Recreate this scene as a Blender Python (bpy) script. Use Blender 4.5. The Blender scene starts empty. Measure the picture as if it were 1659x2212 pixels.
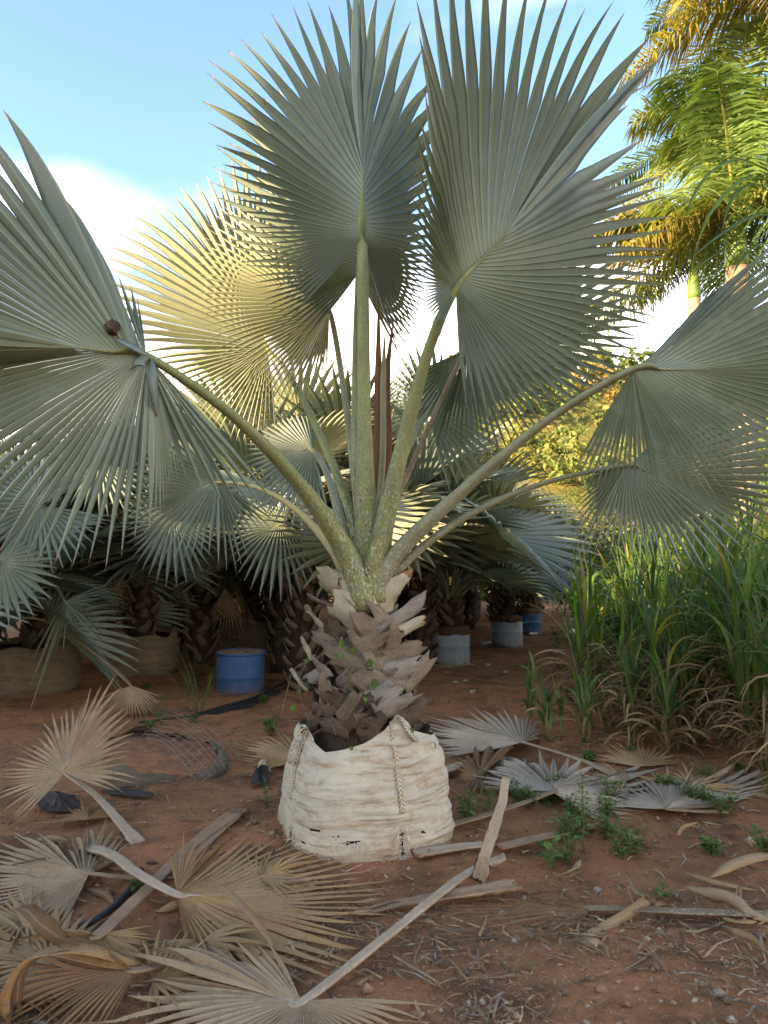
import bpy, math, random
import numpy as np
from mathutils import Vector, noise as mnoise
R_ = math.radians
SC = bpy.context.scene
COL = SC.collection
rng = random.Random(7)

# ------------------------------------------------------------------ camera
CAMZ, PITCH, FD = 1.6, math.atan(100 / 1548.6), 1548.6      # photo measured on a 1659 x 2212 view
cam = bpy.data.cameras.new('camera')
camo = bpy.data.objects.new('camera', cam)
COL.objects.link(camo)
camo.location = (0, 0, CAMZ)
camo.rotation_euler = (math.pi / 2 + PITCH, 0, 0)
cam.sensor_fit = 'HORIZONTAL'
cam.sensor_width = 36
cam.lens = 36 * FD / 1659
cam.clip_start = 0.05
cam.clip_end = 3000
SC.camera = camo

# ------------------------------------------------------------------ sky and sun
SUN_AZ, SUN_EL = 30.0, 13.0        # the light travels towards this angle from +X, low golden evening sun
world = bpy.data.worlds.new('World')
SC.world = world
world.use_nodes = True
wn, wl = world.node_tree.nodes, world.node_tree.links
wn.clear()
wout = wn.new('ShaderNodeOutputWorld')
wbg = wn.new('ShaderNodeBackground')
sky = wn.new('ShaderNodeTexSky')
sky.sky_type = 'NISHITA'
sky.sun_disc = False
sky.sun_elevation = R_(SUN_EL)
sky.sun_rotation = math.atan2(-math.cos(R_(SUN_AZ)), -math.sin(R_(SUN_AZ))) % (2 * math.pi)
sky.air_density = 1.0
sky.dust_density = 1.2
sky.ozone_density = 1.0
tc = wn.new('ShaderNodeTexCoord')
mp = wn.new('ShaderNodeMapping')
mp.inputs['Scale'].default_value = (1.0, 1.0, 2.6)
cn = wn.new('ShaderNodeTexNoise')
cn.inputs['Scale'].default_value = 2.3
cn.inputs['Detail'].default_value = 5
cn.inputs['Roughness'].default_value = 0.48
sep = wn.new('ShaderNodeSeparateXYZ')
el = wn.new('ShaderNodeMapRange')           # more cloud towards the horizon all the way round
el.inputs['From Min'].default_value = 0.03
el.inputs['From Max'].default_value = 0.50
el.inputs['To Min'].default_value = 0.47
el.inputs['To Max'].default_value = -0.08
addn = wn.new('ShaderNodeMath'); addn.operation = 'ADD'
cr = wn.new('ShaderNodeMapRange')
cr.interpolation_type = 'SMOOTHSTEP'
cr.inputs['From Min'].default_value = 0.45
cr.inputs['From Max'].default_value = 0.92
cmix = wn.new('ShaderNodeMix'); cmix.data_type = 'RGBA'
cmix.inputs['B'].default_value = (8.4, 7.3, 6.1, 1)
gain = wn.new('ShaderNodeMix'); gain.data_type = 'RGBA'; gain.blend_type = 'MULTIPLY'
gain.inputs['Factor'].default_value = 1.0
gain.inputs['B'].default_value = (0.74, 0.83, 0.92, 1)
wl.new(tc.outputs['Generated'], mp.inputs['Vector'])
wl.new(mp.outputs['Vector'], cn.inputs['Vector'])
wl.new(tc.outputs['Generated'], sep.inputs['Vector'])
wl.new(sep.outputs['Z'], el.inputs['Value'])
wl.new(cn.outputs['Fac'], addn.inputs[0])
wl.new(el.outputs['Result'], addn.inputs[1])
wl.new(addn.outputs[0], cr.inputs['Value'])
wl.new(cr.outputs['Result'], cmix.inputs['Factor'])
wl.new(sky.outputs['Color'], gain.inputs['A'])
wl.new(gain.outputs['Result'], cmix.inputs['A'])
wl.new(cmix.outputs['Result'], wbg.inputs['Color'])
wbg.inputs['Strength'].default_value = 0.15
wl.new(wbg.outputs['Background'], wout.inputs['Surface'])

sl = bpy.data.lights.new('sun', 'SUN')
sl.energy = 4.6
sl.angle = R_(0.55)
sl.color = (1.0, 0.75, 0.42)
so = bpy.data.objects.new('sun', sl)
COL.objects.link(so)
sd = Vector((math.cos(R_(SUN_AZ)) * math.cos(R_(SUN_EL)), math.sin(R_(SUN_AZ)) * math.cos(R_(SUN_EL)), -math.sin(R_(SUN_EL))))
so.rotation_euler = sd.to_track_quat('-Z', 'Y').to_euler()
so.location = (-20, -12, 12)

SC.view_settings.view_transform = 'Standard'
SC.view_settings.look = 'None'
SC.view_settings.exposure = 2.3
SC.view_settings.gamma = 1
SC.view_settings.use_curve_mapping = False
SC.render.engine = 'CYCLES'
SC.cycles.max_bounces = 6
SC.cycles.transparent_max_bounces = 8

# ------------------------------------------------------------------ measuring helpers
CT, ST = math.cos(PITCH), math.sin(PITCH)
def ray(px, py):
    u, v = (px - 829.5) / FD, (1106 - py) / FD
    return np.array((u, CT - v * ST, ST + v * CT))
def A(px, py, Y):
    d = ray(px, py)
    return np.array((0, 0, CAMZ)) + d * (Y / d[1])
def G(px, py, z=0.0):
    d = ray(px, py)
    return np.array((0, 0, CAMZ)) + d * ((z - CAMZ) / d[2])
def gz(x, y):
    return (0.018 * math.sin(1.3 * x + 0.7 * y) + 0.014 * math.sin(2.9 * y - 1.1 * x + 1) + 0.009 * math.sin(5.3 * x + 3.1 * y)
            + 0.02 * mnoise.noise((x * 1.7, y * 1.7, 0.3)))
def V(*a): return np.array(a, float)
def nrm(v):
    l = np.linalg.norm(v)
    return v / l if l > 1e-9 else V(0, 0, 1)

# ------------------------------------------------------------------ object helpers
def tag(o, label=None, cat=None, group=None, kind=None):
    if label: o['label'] = label
    if cat: o['category'] = cat
    if group: o['group'] = group
    if kind: o['kind'] = kind
    return o
ORI = {}
def empty(name, loc=(0, 0, 0), parent=None):
    o = bpy.data.objects.new(name, None)
    o.empty_display_size = 0.1
    COL.objects.link(o)
    if parent is not None:
        o.parent = parent
        ORI[o.name] = ORI[parent.name]
    else:
        o.location = loc
        ORI[o.name] = V(*loc)
    return o
def thing(name, label, cat, loc, group=None):
    return tag(empty(name, tuple(loc)), label, cat, group)
def mesh(name, vs, fs, mat, parent=None, uv=None, smooth=True, loc=None, col=None):
    """one mesh object; vs in world space, stored relative to its thing"""
    vs = np.asarray(vs, float).reshape(-1, 3)
    if parent is not None: org = ORI[parent.name]
    elif loc is not None: org = V(*loc)
    else: org = V(0, 0, 0)
    me = bpy.data.meshes.new(name)
    me.from_pydata((vs - org).tolist(), [], [tuple(f) for f in fs])
    if uv is not None:
        ul = me.uv_layers.new(name='UVMap')
        li = np.empty(len(me.loops), np.int32)
        me.loops.foreach_get('vertex_index', li)
        ul.data.foreach_set('uv', np.asarray(uv, np.float32)[li].ravel())
    if col is not None:
        ca = me.color_attributes.new('tone', 'FLOAT_COLOR', 'POINT')
        c = np.ones((len(vs), 4), np.float32); c[:, :3] = np.asarray(col, np.float32)
        ca.data.foreach_set('color', c.ravel())
    if smooth: me.polygons.foreach_set('use_smooth', np.ones(len(me.polygons), bool))
    me.materials.append(mat)
    o = bpy.data.objects.new(name, me)
    COL.objects.link(o)
    if parent is not None:
        o.parent = parent
        ORI[o.name] = org
    else:
        o.location = org
        ORI[o.name] = org
    return o
def copy_tree(o, parent=None):
    c = o.copy()
    COL.objects.link(c)
    c.parent = parent
    for ch in list(o.children): copy_tree(ch, c)
    return c
class MB:
    def __init__(s): s.v, s.f, s.u, s.c = [], [], [], []
    def add(s, v, f, u=None, c=None):
        b = len(s.v)
        s.v.extend([tuple(x) for x in v])
        s.f.extend([tuple(i + b for i in q) for q in f])
        s.u.extend([tuple(x) for x in (u if u is not None else [(0, 0)] * len(v))])
        s.c.extend([tuple(c) if c is not None else (1, 1, 1)] * len(v))
    def build(s, name, mat, parent=None, loc=None, smooth=True):
        return mesh(name, s.v, s.f, mat, parent, s.u, smooth, loc, s.c)
def spline(pts, n):
    pts = [np.asarray(p, float) for p in pts]
    if len(pts) == 2:
        return np.array([pts[0] + (pts[1] - pts[0]) * k / (n - 1) for k in range(n)])
    P = [2 * pts[0] - pts[1]] + pts + [2 * pts[-1] - pts[-2]]
    out = []
    m = len(pts) - 1
    for k in range(n):
        t = k / (n - 1) * m
        i = min(int(t), m - 1); t -= i
        a, b, c, d = P[i:i + 4]
        out.append(0.5 * ((2 * b) + (c - a) * t + (2 * a - 5 * b + 4 * c - d) * t * t + (3 * b - a - 3 * c + d) * t ** 3))
    return np.array(out)
def tube(pts, radii, n=12, sides=8, flat=1.0, up=None, cap=True, groove=0.0, wob=0.0):
    """swept tube -> v, f, uv; flat squashes across, groove hollows the upper side"""
    c = spline(pts, n)
    rr = np.interp(np.linspace(0, 1, n), np.linspace(0, 1, len(radii)), radii)
    up = V(0, 0, 1) if up is None else np.asarray(up, float)
    v, u, f = [], [], []
    for i in range(n):
        t = nrm(c[min(i + 1, n - 1)] - c[max(i - 1, 0)])
        s = np.cross(t, up)
        s = nrm(s) if np.linalg.norm(s) > 0.05 else nrm(np.cross(t, V(0.3, 1, 0)))
        w = np.cross(s, t)
        for k in range(sides):
            a = 2 * math.pi * k / sides
            wb = 1 + wob * (mnoise.noise((math.cos(a) * 1.2 + c[0][0] * 9, math.sin(a) * 1.2, i * 0.55)) + 0.5 * mnoise.noise((math.cos(a) * 3, math.sin(a) * 3 + c[0][1] * 9, i * 1.3)))
            h = math.sin(a)
            if groove and h > 0: h *= (1 - groove * 2 * max(0, h))
            v.append(c[i] + s * math.cos(a) * rr[i] * wb + w * h * rr[i] * flat * wb)
            u.append((k / sides, i / (n - 1)))
    for i in range(n - 1):
        for k in range(sides):
            k2 = (k + 1) % sides
            f.append((i * sides + k, i * sides + k2, (i + 1) * sides + k2, (i + 1) * sides + k))
    if cap:
        f.append(tuple(range(sides - 1, -1, -1)))
        f.append(tuple((n - 1) * sides + k for k in range(sides)))
    return v, f, u
def lathe(prof, loc, sides=40, capb=True, capt=True):
    v, f, u = [], [], []
    for j, (r, z) in enumerate(prof):
        for k in range(sides):
            a = 2 * math.pi * k / sides
            v.append((loc[0] + r * math.cos(a), loc[1] + r * math.sin(a), loc[2] + z)); u.append((k / sides, j / len(prof)))
    for j in range(len(prof) - 1):
        for k in range(sides):
            k2 = (k + 1) % sides
            f.append((j * sides + k, j * sides + k2, (j + 1) * sides + k2, (j + 1) * sides + k))
    if capb: f.append(tuple(range(sides - 1, -1, -1)))
    if capt: f.append(tuple((len(prof) - 1) * sides + k for k in range(sides)))
    return v, f, u

# ------------------------------------------------------------------ materials
class NT:
    def __init__(s, name):
        s.m = bpy.data.materials.new(name); s.m.use_nodes = True
        s.n, s.l = s.m.node_tree.nodes, s.m.node_tree.links
        s.n.clear()
        s.out = s.n.new('ShaderNodeOutputMaterial')
    def node(s, t, **kw):
        n = s.n.new(t)
        for k, v in kw.items():
            if k in n.inputs: n.inputs[k].default_value = v
            else: setattr(n, k, v)
        return n
    def link(s, a, b): s.l.new(a, b)
    def coord(s, kind='Object', scale=(1, 1, 1)):
        t = s.node('ShaderNodeTexCoord'); m = s.node('ShaderNodeMapping')
        m.inputs['Scale'].default_value = scale
        s.link(t.outputs[kind], m.inputs['Vector'])
        return m.outputs['Vector']
    def noise(s, vec, scale, detail=4, rough=0.55, lo=0.3, hi=0.7, dist=0):
        n = s.node('ShaderNodeTexNoise'); n.inputs['Scale'].default_value = scale
        n.inputs['Detail'].default_value = detail; n.inputs['Roughness'].default_value = rough
        n.inputs['Distortion'].default_value = dist
        if vec is not None: s.link(vec, n.inputs['Vector'])
        return s.rng(n.outputs['Fac'], lo, hi)
    def rng(s, sock, lo, hi, a=0.0, b=1.0, smooth=True):
        r = s.node('ShaderNodeMapRange')
        if smooth: r.interpolation_type = 'SMOOTHSTEP'
        r.inputs['From Min'].default_value = lo; r.inputs['From Max'].default_value = hi
        r.inputs['To Min'].default_value = a; r.inputs['To Max'].default_value = b
        s.link(sock, r.inputs['Value'])
        return r.outputs['Result']
    def mix(s, fac, a, b, mode='MIX'):
        m = s.node('ShaderNodeMix', data_type='RGBA', blend_type=mode)
        for k, v in (('Factor', fac), ('A', a), ('B', b)):
            if isinstance(v, (int, float)): m.inputs[k].default_value = v
            elif isinstance(v, tuple): m.inputs[k].default_value = (*v, 1)
            else: s.link(v, m.inputs[k])
        return m.outputs['Result']
    def math(s, op, a, b=None):
        m = s.node('ShaderNodeMath', operation=op)
        for i, v in enumerate((a, b)):
            if v is None: continue
            if isinstance(v, (int, float)): m.inputs[i].default_value = v
            else: s.link(v, m.inputs[i])
        return m.outputs[0]
    def bump(s, h, strength, dist=0.01, prev=None):
        b = s.node('ShaderNodeBump'); b.inputs['Strength'].default_value = strength; b.inputs['Distance'].default_value = dist
        s.link(h, b.inputs['Height'])
        if prev is not None: s.link(prev, b.inputs['Normal'])
        return b.outputs['Normal']
    def finish(s, color, rough=0.7, normal=None, trans=0.0, tcolor=None, spec=0.3, sheen=0.0):
        p = s.node('ShaderNodeBsdfPrincipled')
        if isinstance(color, tuple): p.inputs['Base Color'].default_value = (*color, 1)
        else: s.link(color, p.inputs['Base Color'])
        if isinstance(rough, (int, float)): p.inputs['Roughness'].default_value = rough
        else: s.link(rough, p.inputs['Roughness'])
        p.inputs['Specular IOR Level'].default_value = spec
        if normal is not None: s.link(normal, p.inputs['Normal'])
        res = p.outputs['BSDF']
        if trans > 0:
            t = s.node('ShaderNodeBsdfTranslucent')
            c = tcolor if tcolor is not None else color
            if isinstance(c, tuple): t.inputs['Color'].default_value = (*c, 1)
            else: s.link(c, t.inputs['Color'])
            mx = s.node('ShaderNodeMixShader'); mx.inputs[0].default_value = trans
            s.link(res, mx.inputs[1]); s.link(t.outputs[0], mx.inputs[2])
            res = mx.outputs[0]
        s.link(res, s.out.inputs['Surface'])
        return s.m
    def uv(s):
        t = s.node('ShaderNodeUVMap'); t.uv_map = 'UVMap'
        x = s.node('ShaderNodeSeparateXYZ'); s.link(t.outputs['UV'], x.inputs[0])
        return t.outputs['UV'], x.outputs['X'], x.outputs['Y']

def leaf_mat(name, c1, c2, rib, tip=(0.10, 0.055, 0.035), tcol=None, trans=0.3, tipstart=0.955, wear=0.0):
    s = NT(name)
    uv, ux, uy = s.uv()
    m = s.node('ShaderNodeMapping'); m.inputs['Scale'].default_value = (5, 1.2, 1); s.link(uv, m.inputs['Vector'])
    obj = s.coord('Object')
    c = s.mix(s.noise(obj, 2.2, 4, 0.6, 0.3, 0.7), c1, c2)
    streak = s.noise(m.outputs['Vector'], 9, 3, 0.6, 0.3, 0.75)
    c = s.mix(s.math('MULTIPLY', streak, 0.22), c, tuple(min(1, x * 1.35 + 0.02) for x in c1))
    c = s.mix(s.math('MULTIPLY', s.noise(obj, 90, 3, 0.6, 0.52, 0.72), 0.25), c, tuple(x * 0.55 for x in c2))
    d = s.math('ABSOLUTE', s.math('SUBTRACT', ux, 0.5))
    c = s.mix(s.rng(d, 0.02, 0.09, 0.85, 0.0), c, rib)
    c = s.mix(s.rng(uy, 0.0, 0.45, 0.28, 0.0), c, rib)
    c = s.mix(s.rng(d, 0.36, 0.47, 0.0, 0.9), c, tuple(x * 0.32 for x in c2))  # fold lines: scurf, darkened further to paint in the shading between pleats
    if wear:
        c = s.mix(s.math('MULTIPLY', s.noise(obj, 9, 5, 0.7, 0.52, 0.75), wear), c, (0.33, 0.34, 0.27))
    tipn = s.math('ADD', uy, s.math('MULTIPLY', s.noise(obj, 40, 2, 0.5, 0.2, 0.8), 0.035))
    c = s.mix(s.rng(tipn, tipstart, tipstart + 0.012), c, (0.33, 0.20, 0.12))
    c = s.mix(s.rng(tipn, tipstart + 0.016, tipstart + 0.035), c, tip)
    tcl = tcol if tcol else tuple(min(1, a * b) for a, b in zip(c1, (1.5, 1.5, 0.8)))
    nb = s.bump(streak, 0.12, 0.004)
    return s.finish(c, 0.5, nb, trans, tcl, 0.4)
def dead_mat(name, c1, c2, c3, rib=(0.30, 0.25, 0.19), trans=0.12):
    s = NT(name)
    uv, ux, uy = s.uv()
    m = s.node('ShaderNodeMapping'); m.inputs['Scale'].default_value = (7, 0.9, 1); s.link(uv, m.inputs['Vector'])
    obj = s.coord('Object')
    c = s.mix(s.noise(obj, 2.6, 5, 0.6, 0.34, 0.66), c1, c2)
    st = s.noise(m.outputs['Vector'], 8, 5, 0.65, 0.28, 0.72)
    c = s.mix(s.math('MULTIPLY', st, 0.45), c, c3)
    c = s.mix(s.math('MULTIPLY', s.noise(obj, 17, 5, 0.7, 0.5, 0.72), 0.55), c, tuple(x * 0.45 for x in c2))
    c = s.mix(s.math('MULTIPLY', s.noise(obj, 160, 2, 0.6, 0.56, 0.7), 0.5), c, (0.07, 0.055, 0.04))
    oi = s.node('ShaderNodeObjectInfo')
    c = s.mix(s.rng(oi.outputs['Random'], 0, 1, 0.0, 0.35, False), c, tuple(x * 0.5 for x in c3))
    d = s.math('ABSOLUTE', s.math('SUBTRACT', ux, 0.5))
    c = s.mix(s.rng(d, 0.02, 0.08, 0.6, 0.0), c, rib)
    c = s.mix(s.rng(uy, 0.9, 1.0, 0, 0.6), c, (0.16, 0.115, 0.08))
    nb = s.bump(st, 0.5, 0.004)
    return s.finish(c, 0.85, nb, trans, c, 0.06)
def petiole_mat(name, g1, g2, speck, amount=0.5, sc=130, waxy=1.0):
    s = NT(name)
    uv, ux, uy = s.uv()
    obj = s.coord('Object', (1, 1, 0.55))
    c = s.mix(s.noise(obj, 6, 4, 0.6, 0.3, 0.7), g1, g2)
    m = s.node('ShaderNodeMapping'); m.inputs['Scale'].default_value = (9, 0.5, 1); s.link(uv, m.inputs['Vector'])
    c = s.mix(s.math('MULTIPLY', s.noise(m.outputs['Vector'], 6, 3, 0.6), 0.25), c, tuple(x * 0.6 for x in g2))
    sp = s.noise(obj, sc, 3, 0.7, 0.50, 0.58)
    big = s.noise(obj, 14, 3, 0.6, 0.35, 0.7)
    w = s.math('MULTIPLY', s.rng(uy, 0.0, 0.55, 1.0, 0.35), amount)
    c = s.mix(s.math('MULTIPLY', s.math('MULTIPLY', sp, w), s.math('ADD', big, 0.45)), c, speck)
    wax = s.noise(obj, 70, 3, 0.7, 0.52, 0.66)
    c = s.mix(s.math('MULTIPLY', wax, s.rng(uy, 0.0, 0.4, 0.7 * waxy, 0.08 * waxy)), c, (0.52, 0.52, 0.44))
    nb = s.bump(sp, 0.35, 0.004)
    return s.finish(c, 0.6, nb, 0, None, 0.3)
def wood_mat(name, c1, c2, c3, scale=4.0, stretch=(10, 0.8, 1), bump=0.6, end=None):
    s = NT(name)
    uv, ux, uy = s.uv()
    m = s.node('ShaderNodeMapping'); m.inputs['Scale'].default_value = stretch; s.link(uv, m.inputs['Vector'])
    obj = s.coord('Object')
    n1 = s.noise(obj, scale, 5, 0.65, 0.33, 0.67)
    st = s.noise(m.outputs['Vector'], 5, 5, 0.65, 0.3, 0.7)
    c = s.mix(n1, c1, c2)
    c = s.mix(s.math('MULTIPLY', st, 0.75), c, c3)
    oi = s.node('ShaderNodeObjectInfo')
    c = s.mix(s.rng(oi.outputs['Random'], 0, 1, 0.0, 0.3, False), c, tuple(x * 0.55 for x in c2))
    sp = s.noise(obj, 60, 4, 0.7, 0.58, 0.66)
    c = s.mix(s.math('MULTIPLY', sp, 0.45), c, tuple(x * 0.3 for x in c2))
    if end is not None:
        c = s.mix(s.rng(s.math('ADD', uy, s.math('MULTIPLY', s.noise(obj, 25, 3, 0.6), 0.08)), 0.975, 1.03), c, end)
    nb = s.bump(st, bump, 0.008)
    nb = s.bump(n1, bump * 0.25, 0.01, nb)
    return s.finish(c, 0.85, nb, 0, None, 0.15)
def plain(name, c1, c2, scale=8, rough=0.8, bump=0.3, trans=0.0, tcol=None, spec=0.25):
    s = NT(name)
    obj = s.coord('Object')
    n1 = s.noise(obj, scale, 5, 0.6, 0.32, 0.68)
    c = s.mix(n1, c1, c2)
    return s.finish(c, rough, s.bump(n1, bump, 0.01), trans, tcol if tcol else c, spec)
def tone_mat(name, rough=0.8, trans=0.25, tm=(1.5, 1.5, 0.7), var=0.25):
    s = NT(name)
    a = s.node('ShaderNodeVertexColor'); a.layer_name = 'tone'
    n1 = s.noise(s.coord('Object'), 30, 3, 0.6)
    c = s.mix(s.math('MULTIPLY', n1, var), a.outputs['Color'], (0.03, 0.03, 0.02))
    t = s.mix(1.0, a.outputs['Color'], tm, 'MULTIPLY')
    return s.finish(c, rough, None, trans, t, 0.25)

M = {}
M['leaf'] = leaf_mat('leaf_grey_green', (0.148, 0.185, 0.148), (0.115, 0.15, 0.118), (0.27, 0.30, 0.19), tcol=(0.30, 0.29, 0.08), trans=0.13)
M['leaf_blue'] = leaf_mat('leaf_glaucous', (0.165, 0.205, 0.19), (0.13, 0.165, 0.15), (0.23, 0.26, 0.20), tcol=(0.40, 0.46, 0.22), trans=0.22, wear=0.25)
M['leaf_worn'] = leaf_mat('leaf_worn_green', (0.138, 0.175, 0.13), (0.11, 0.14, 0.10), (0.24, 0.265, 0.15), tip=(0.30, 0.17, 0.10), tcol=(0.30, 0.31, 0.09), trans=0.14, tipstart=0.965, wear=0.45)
M['leaf_lit'] = leaf_mat('leaf_sunlit', (0.26, 0.275, 0.175), (0.21, 0.225, 0.14), (0.37, 0.36, 0.20), tcol=(0.40, 0.35, 0.09), trans=0.18, wear=0.3)  # lighter, yellower copy of the leaf with sunlight put into its colour
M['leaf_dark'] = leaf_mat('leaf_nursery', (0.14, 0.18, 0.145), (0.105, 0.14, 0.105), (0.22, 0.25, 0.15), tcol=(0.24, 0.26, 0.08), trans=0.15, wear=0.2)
M['petiole'] = petiole_mat('petiole_green', (0.24, 0.26, 0.10), (0.17, 0.20, 0.07), (0.12, 0.06, 0.03), 0.9)
M['petiole_grey'] = petiole_mat('petiole_grey_green', (0.25, 0.25, 0.14), (0.18, 0.185, 0.095), (0.10, 0.06, 0.04), 0.6)
M['petiole_brown'] = petiole_mat('petiole_brown_scurf', (0.22, 0.17, 0.09), (0.16, 0.10, 0.055), (0.07, 0.035, 0.02), 0.9)
M['petiole_yellow'] = petiole_mat('petiole_yellow', (0.50, 0.40, 0.14), (0.42, 0.36, 0.15), (0.28, 0.16, 0.06), 0.4)
M['petiole_dead'] = petiole_mat('petiole_dead_grey', (0.407, 0.309, 0.214), (0.297, 0.221, 0.147), (0.143, 0.088, 0.059), 0.8, 130, 0.3)
M['petiole_tan'] = petiole_mat('petiole_dead_tan', (0.297, 0.191, 0.109), (0.198, 0.127, 0.076), (0.132, 0.078, 0.046), 0.5, 60, 0.0)
M['spear'] = wood_mat('spear_brown', (0.20, 0.095, 0.05), (0.15, 0.07, 0.04), (0.25, 0.14, 0.08), 6)
M['boot'] = wood_mat('old_leaf_base', (0.34, 0.25, 0.165), (0.15, 0.10, 0.064), (0.48, 0.40, 0.30), 9, (14, 0.4, 1), 0.9, None)
M['boot_pale'] = wood_mat('cut_leaf_base_pale', (0.46, 0.41, 0.29), (0.33, 0.29, 0.18), (0.56, 0.51, 0.40), 12, (8, 0.7, 1), 0.6, (0.24, 0.11, 0.05))
M['boot_grey'] = wood_mat('silvered_leaf_base', (0.40, 0.345, 0.28), (0.24, 0.195, 0.15), (0.50, 0.455, 0.39), 9, (14, 0.4, 1), 0.8, None)
M['boot_dark'] = wood_mat('rotten_leaf_base', (0.17, 0.12, 0.082), (0.085, 0.058, 0.04), (0.26, 0.19, 0.135), 7, (9, 0.9, 1), 0.9, None)
M['fibre'] = wood_mat('trunk_fibre', (0.05, 0.032, 0.021), (0.03, 0.02, 0.014), (0.08, 0.055, 0.038), 14, (22, 1.5, 1), 1.0)
M['dead'] = dead_mat('dead_leaf_tan', (0.363, 0.240, 0.118), (0.275, 0.171, 0.080), (0.429, 0.304, 0.176))
M['dead_grey'] = dead_mat('dead_leaf_grey', (0.391, 0.284, 0.172), (0.292, 0.201, 0.113), (0.462, 0.348, 0.231))
M['dead_silver'] = dead_mat('dead_leaf_silver', (0.44, 0.375, 0.285), (0.35, 0.28, 0.20), (0.52, 0.455, 0.365))
M['dead_brown'] = dead_mat('dead_leaf_brown', (0.231, 0.132, 0.063), (0.160, 0.088, 0.042), (0.297, 0.186, 0.101))
M['dead_orange'] = dead_mat('dead_leaf_ochre', (0.407, 0.245, 0.101), (0.308, 0.181, 0.076), (0.451, 0.314, 0.172))
M['grass'] = tone_mat('grass_blades', 0.55, 0.32, (1.5, 1.6, 0.5))
M['dry'] = tone_mat('dry_grass', 0.8, 0.15, (1.1, 1.0, 0.8))
M['foliage'] = tone_mat('small_leaves', 0.6, 0.3, (1.5, 1.5, 0.5))
M['litter'] = tone_mat('litter', 0.9, 0.0, var=0.5)
M['royal'] = tone_mat('royal_leaflets', 0.5, 0.3, (1.4, 1.4, 0.5))
# ------------------------------------------------------------------ the ground
def ground_mat():
    s = NT('laterite_soil')
    obj = s.coord('Object')
    big = s.noise(obj, 0.55, 5, 0.6, 0.35, 0.65)
    mid = s.noise(obj, 4.5, 6, 0.65, 0.3, 0.7)
    fine = s.noise(obj, 38, 6, 0.7, 0.3, 0.7)
    grit = s.noise(obj, 190, 4, 0.7, 0.35, 0.7)
    c = s.mix(big, (0.50, 0.22, 0.10), (0.39, 0.18, 0.088))
    c = s.mix(s.math('MULTIPLY', mid, 0.65), c, (0.50, 0.245, 0.12))
    c = s.mix(s.math('MULTIPLY', s.noise(obj, 2.1, 6, 0.7, 0.46, 0.66), 0.8), c, (0.135, 0.074, 0.044))
    c = s.mix(s.math('MULTIPLY', s.noise(obj, 0.9, 4, 0.6, 0.5, 0.7), 0.5), c, (0.20, 0.125, 0.08))
    c = s.mix(s.math('MULTIPLY', fine, 0.45), c, (0.20, 0.092, 0.048))
    c = s.mix(s.math('MULTIPLY', s.noise(obj, 120, 3, 0.7, 0.6, 0.68), 0.6), c, (0.55, 0.34, 0.20))
    nb = s.bump(mid, 0.5, 0.05)
    nb = s.bump(fine, 0.8, 0.018, nb)
    nb = s.bump(grit, 0.6, 0.005, nb)
    return s.finish(c, 0.95, nb, 0, None, 0.1)
def axis(lo, hi, step, far, k=1.35):
    a = list(np.arange(lo, hi + 1e-6, step))
    d = step
    while a[-1] < far: d *= k; a.append(a[-1] + d)
    d = step
    while a[0] > -far: d *= k; a.insert(0, a[0] - d)
    return a
xs, ys = axis(-4.5, 4.5, 0.045, 900), axis(1.2, 13.5, 0.045, 900)
gv = []
for y in ys:
    for x in xs:
        near = 1.0 if (abs(x) < 30 and abs(y) < 40) else 0.0
        z = gz(x, y) * near
        if -4.6 < x < 4.6 and 1.1 < y < 14:
            z += 0.010 * mnoise.noise((x * 9, y * 9, 1.7)) + 0.006 * mnoise.noise((x * 24, y * 24, 4.1))
        gv.append((x, y, z))
nx = len(xs)
gf = [(j * nx + i, j * nx + i + 1, (j + 1) * nx + i + 1, (j + 1) * nx + i) for j in range(len(ys) - 1) for i in range(nx - 1)]
tag(mesh('ground', gv, gf, ground_mat()), 'reddish brown bare earth', None, None, 'structure')

# ------------------------------------------------------------------ the hillside beyond and an unseen bank added to shade the yard
def hill_mat():
    s = NT('hillside_scrub')
    obj = s.coord('Object')
    c = s.mix(s.noise(obj, 0.35, 6, 0.65, 0.35, 0.65), (0.17, 0.19, 0.05), (0.30, 0.22, 0.07))
    c = s.mix(s.noise(obj, 2.2, 5, 0.7, 0.4, 0.7), c, (0.09, 0.11, 0.03))
    return s.finish(c, 0.9, s.bump(s.noise(obj, 1.5, 5, 0.7), 1.0, 0.4), 0, None, 0.1)
M['hill'] = hill_mat()
def hill_z(x, y):
    t = max(0.0, min(1.0, (y - 24) / 40.0))
    s = t * t * (3 - 2 * t)
    side = max(0.12, min(1.0, (x + 6) / 14.0))
    return -0.3 + 17 * s * side * (1 + 0.12 * mnoise.noise((x * 0.08, y * 0.08, 2))) + (0.8 * mnoise.noise((x * 0.25, y * 0.25, 5)) * s)
hv, hf = [], []
HX, HY = 46, 26
for j in range(HY):
    for i in range(HX):
        x, y = -60 + i * 4.0, 23 + j * 3.2
        hv.append((x, y, hill_z(x, y)))
for j in range(HY - 1):
    for i in range(HX - 1):
        a = j * HX + i
        hf.append((a, a + 1, a + HX + 1, a + HX))
tag(mesh('hillside', hv, hf, M['hill']), 'sunlit scrubby hillside behind the palms', None, None, 'structure')

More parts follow.
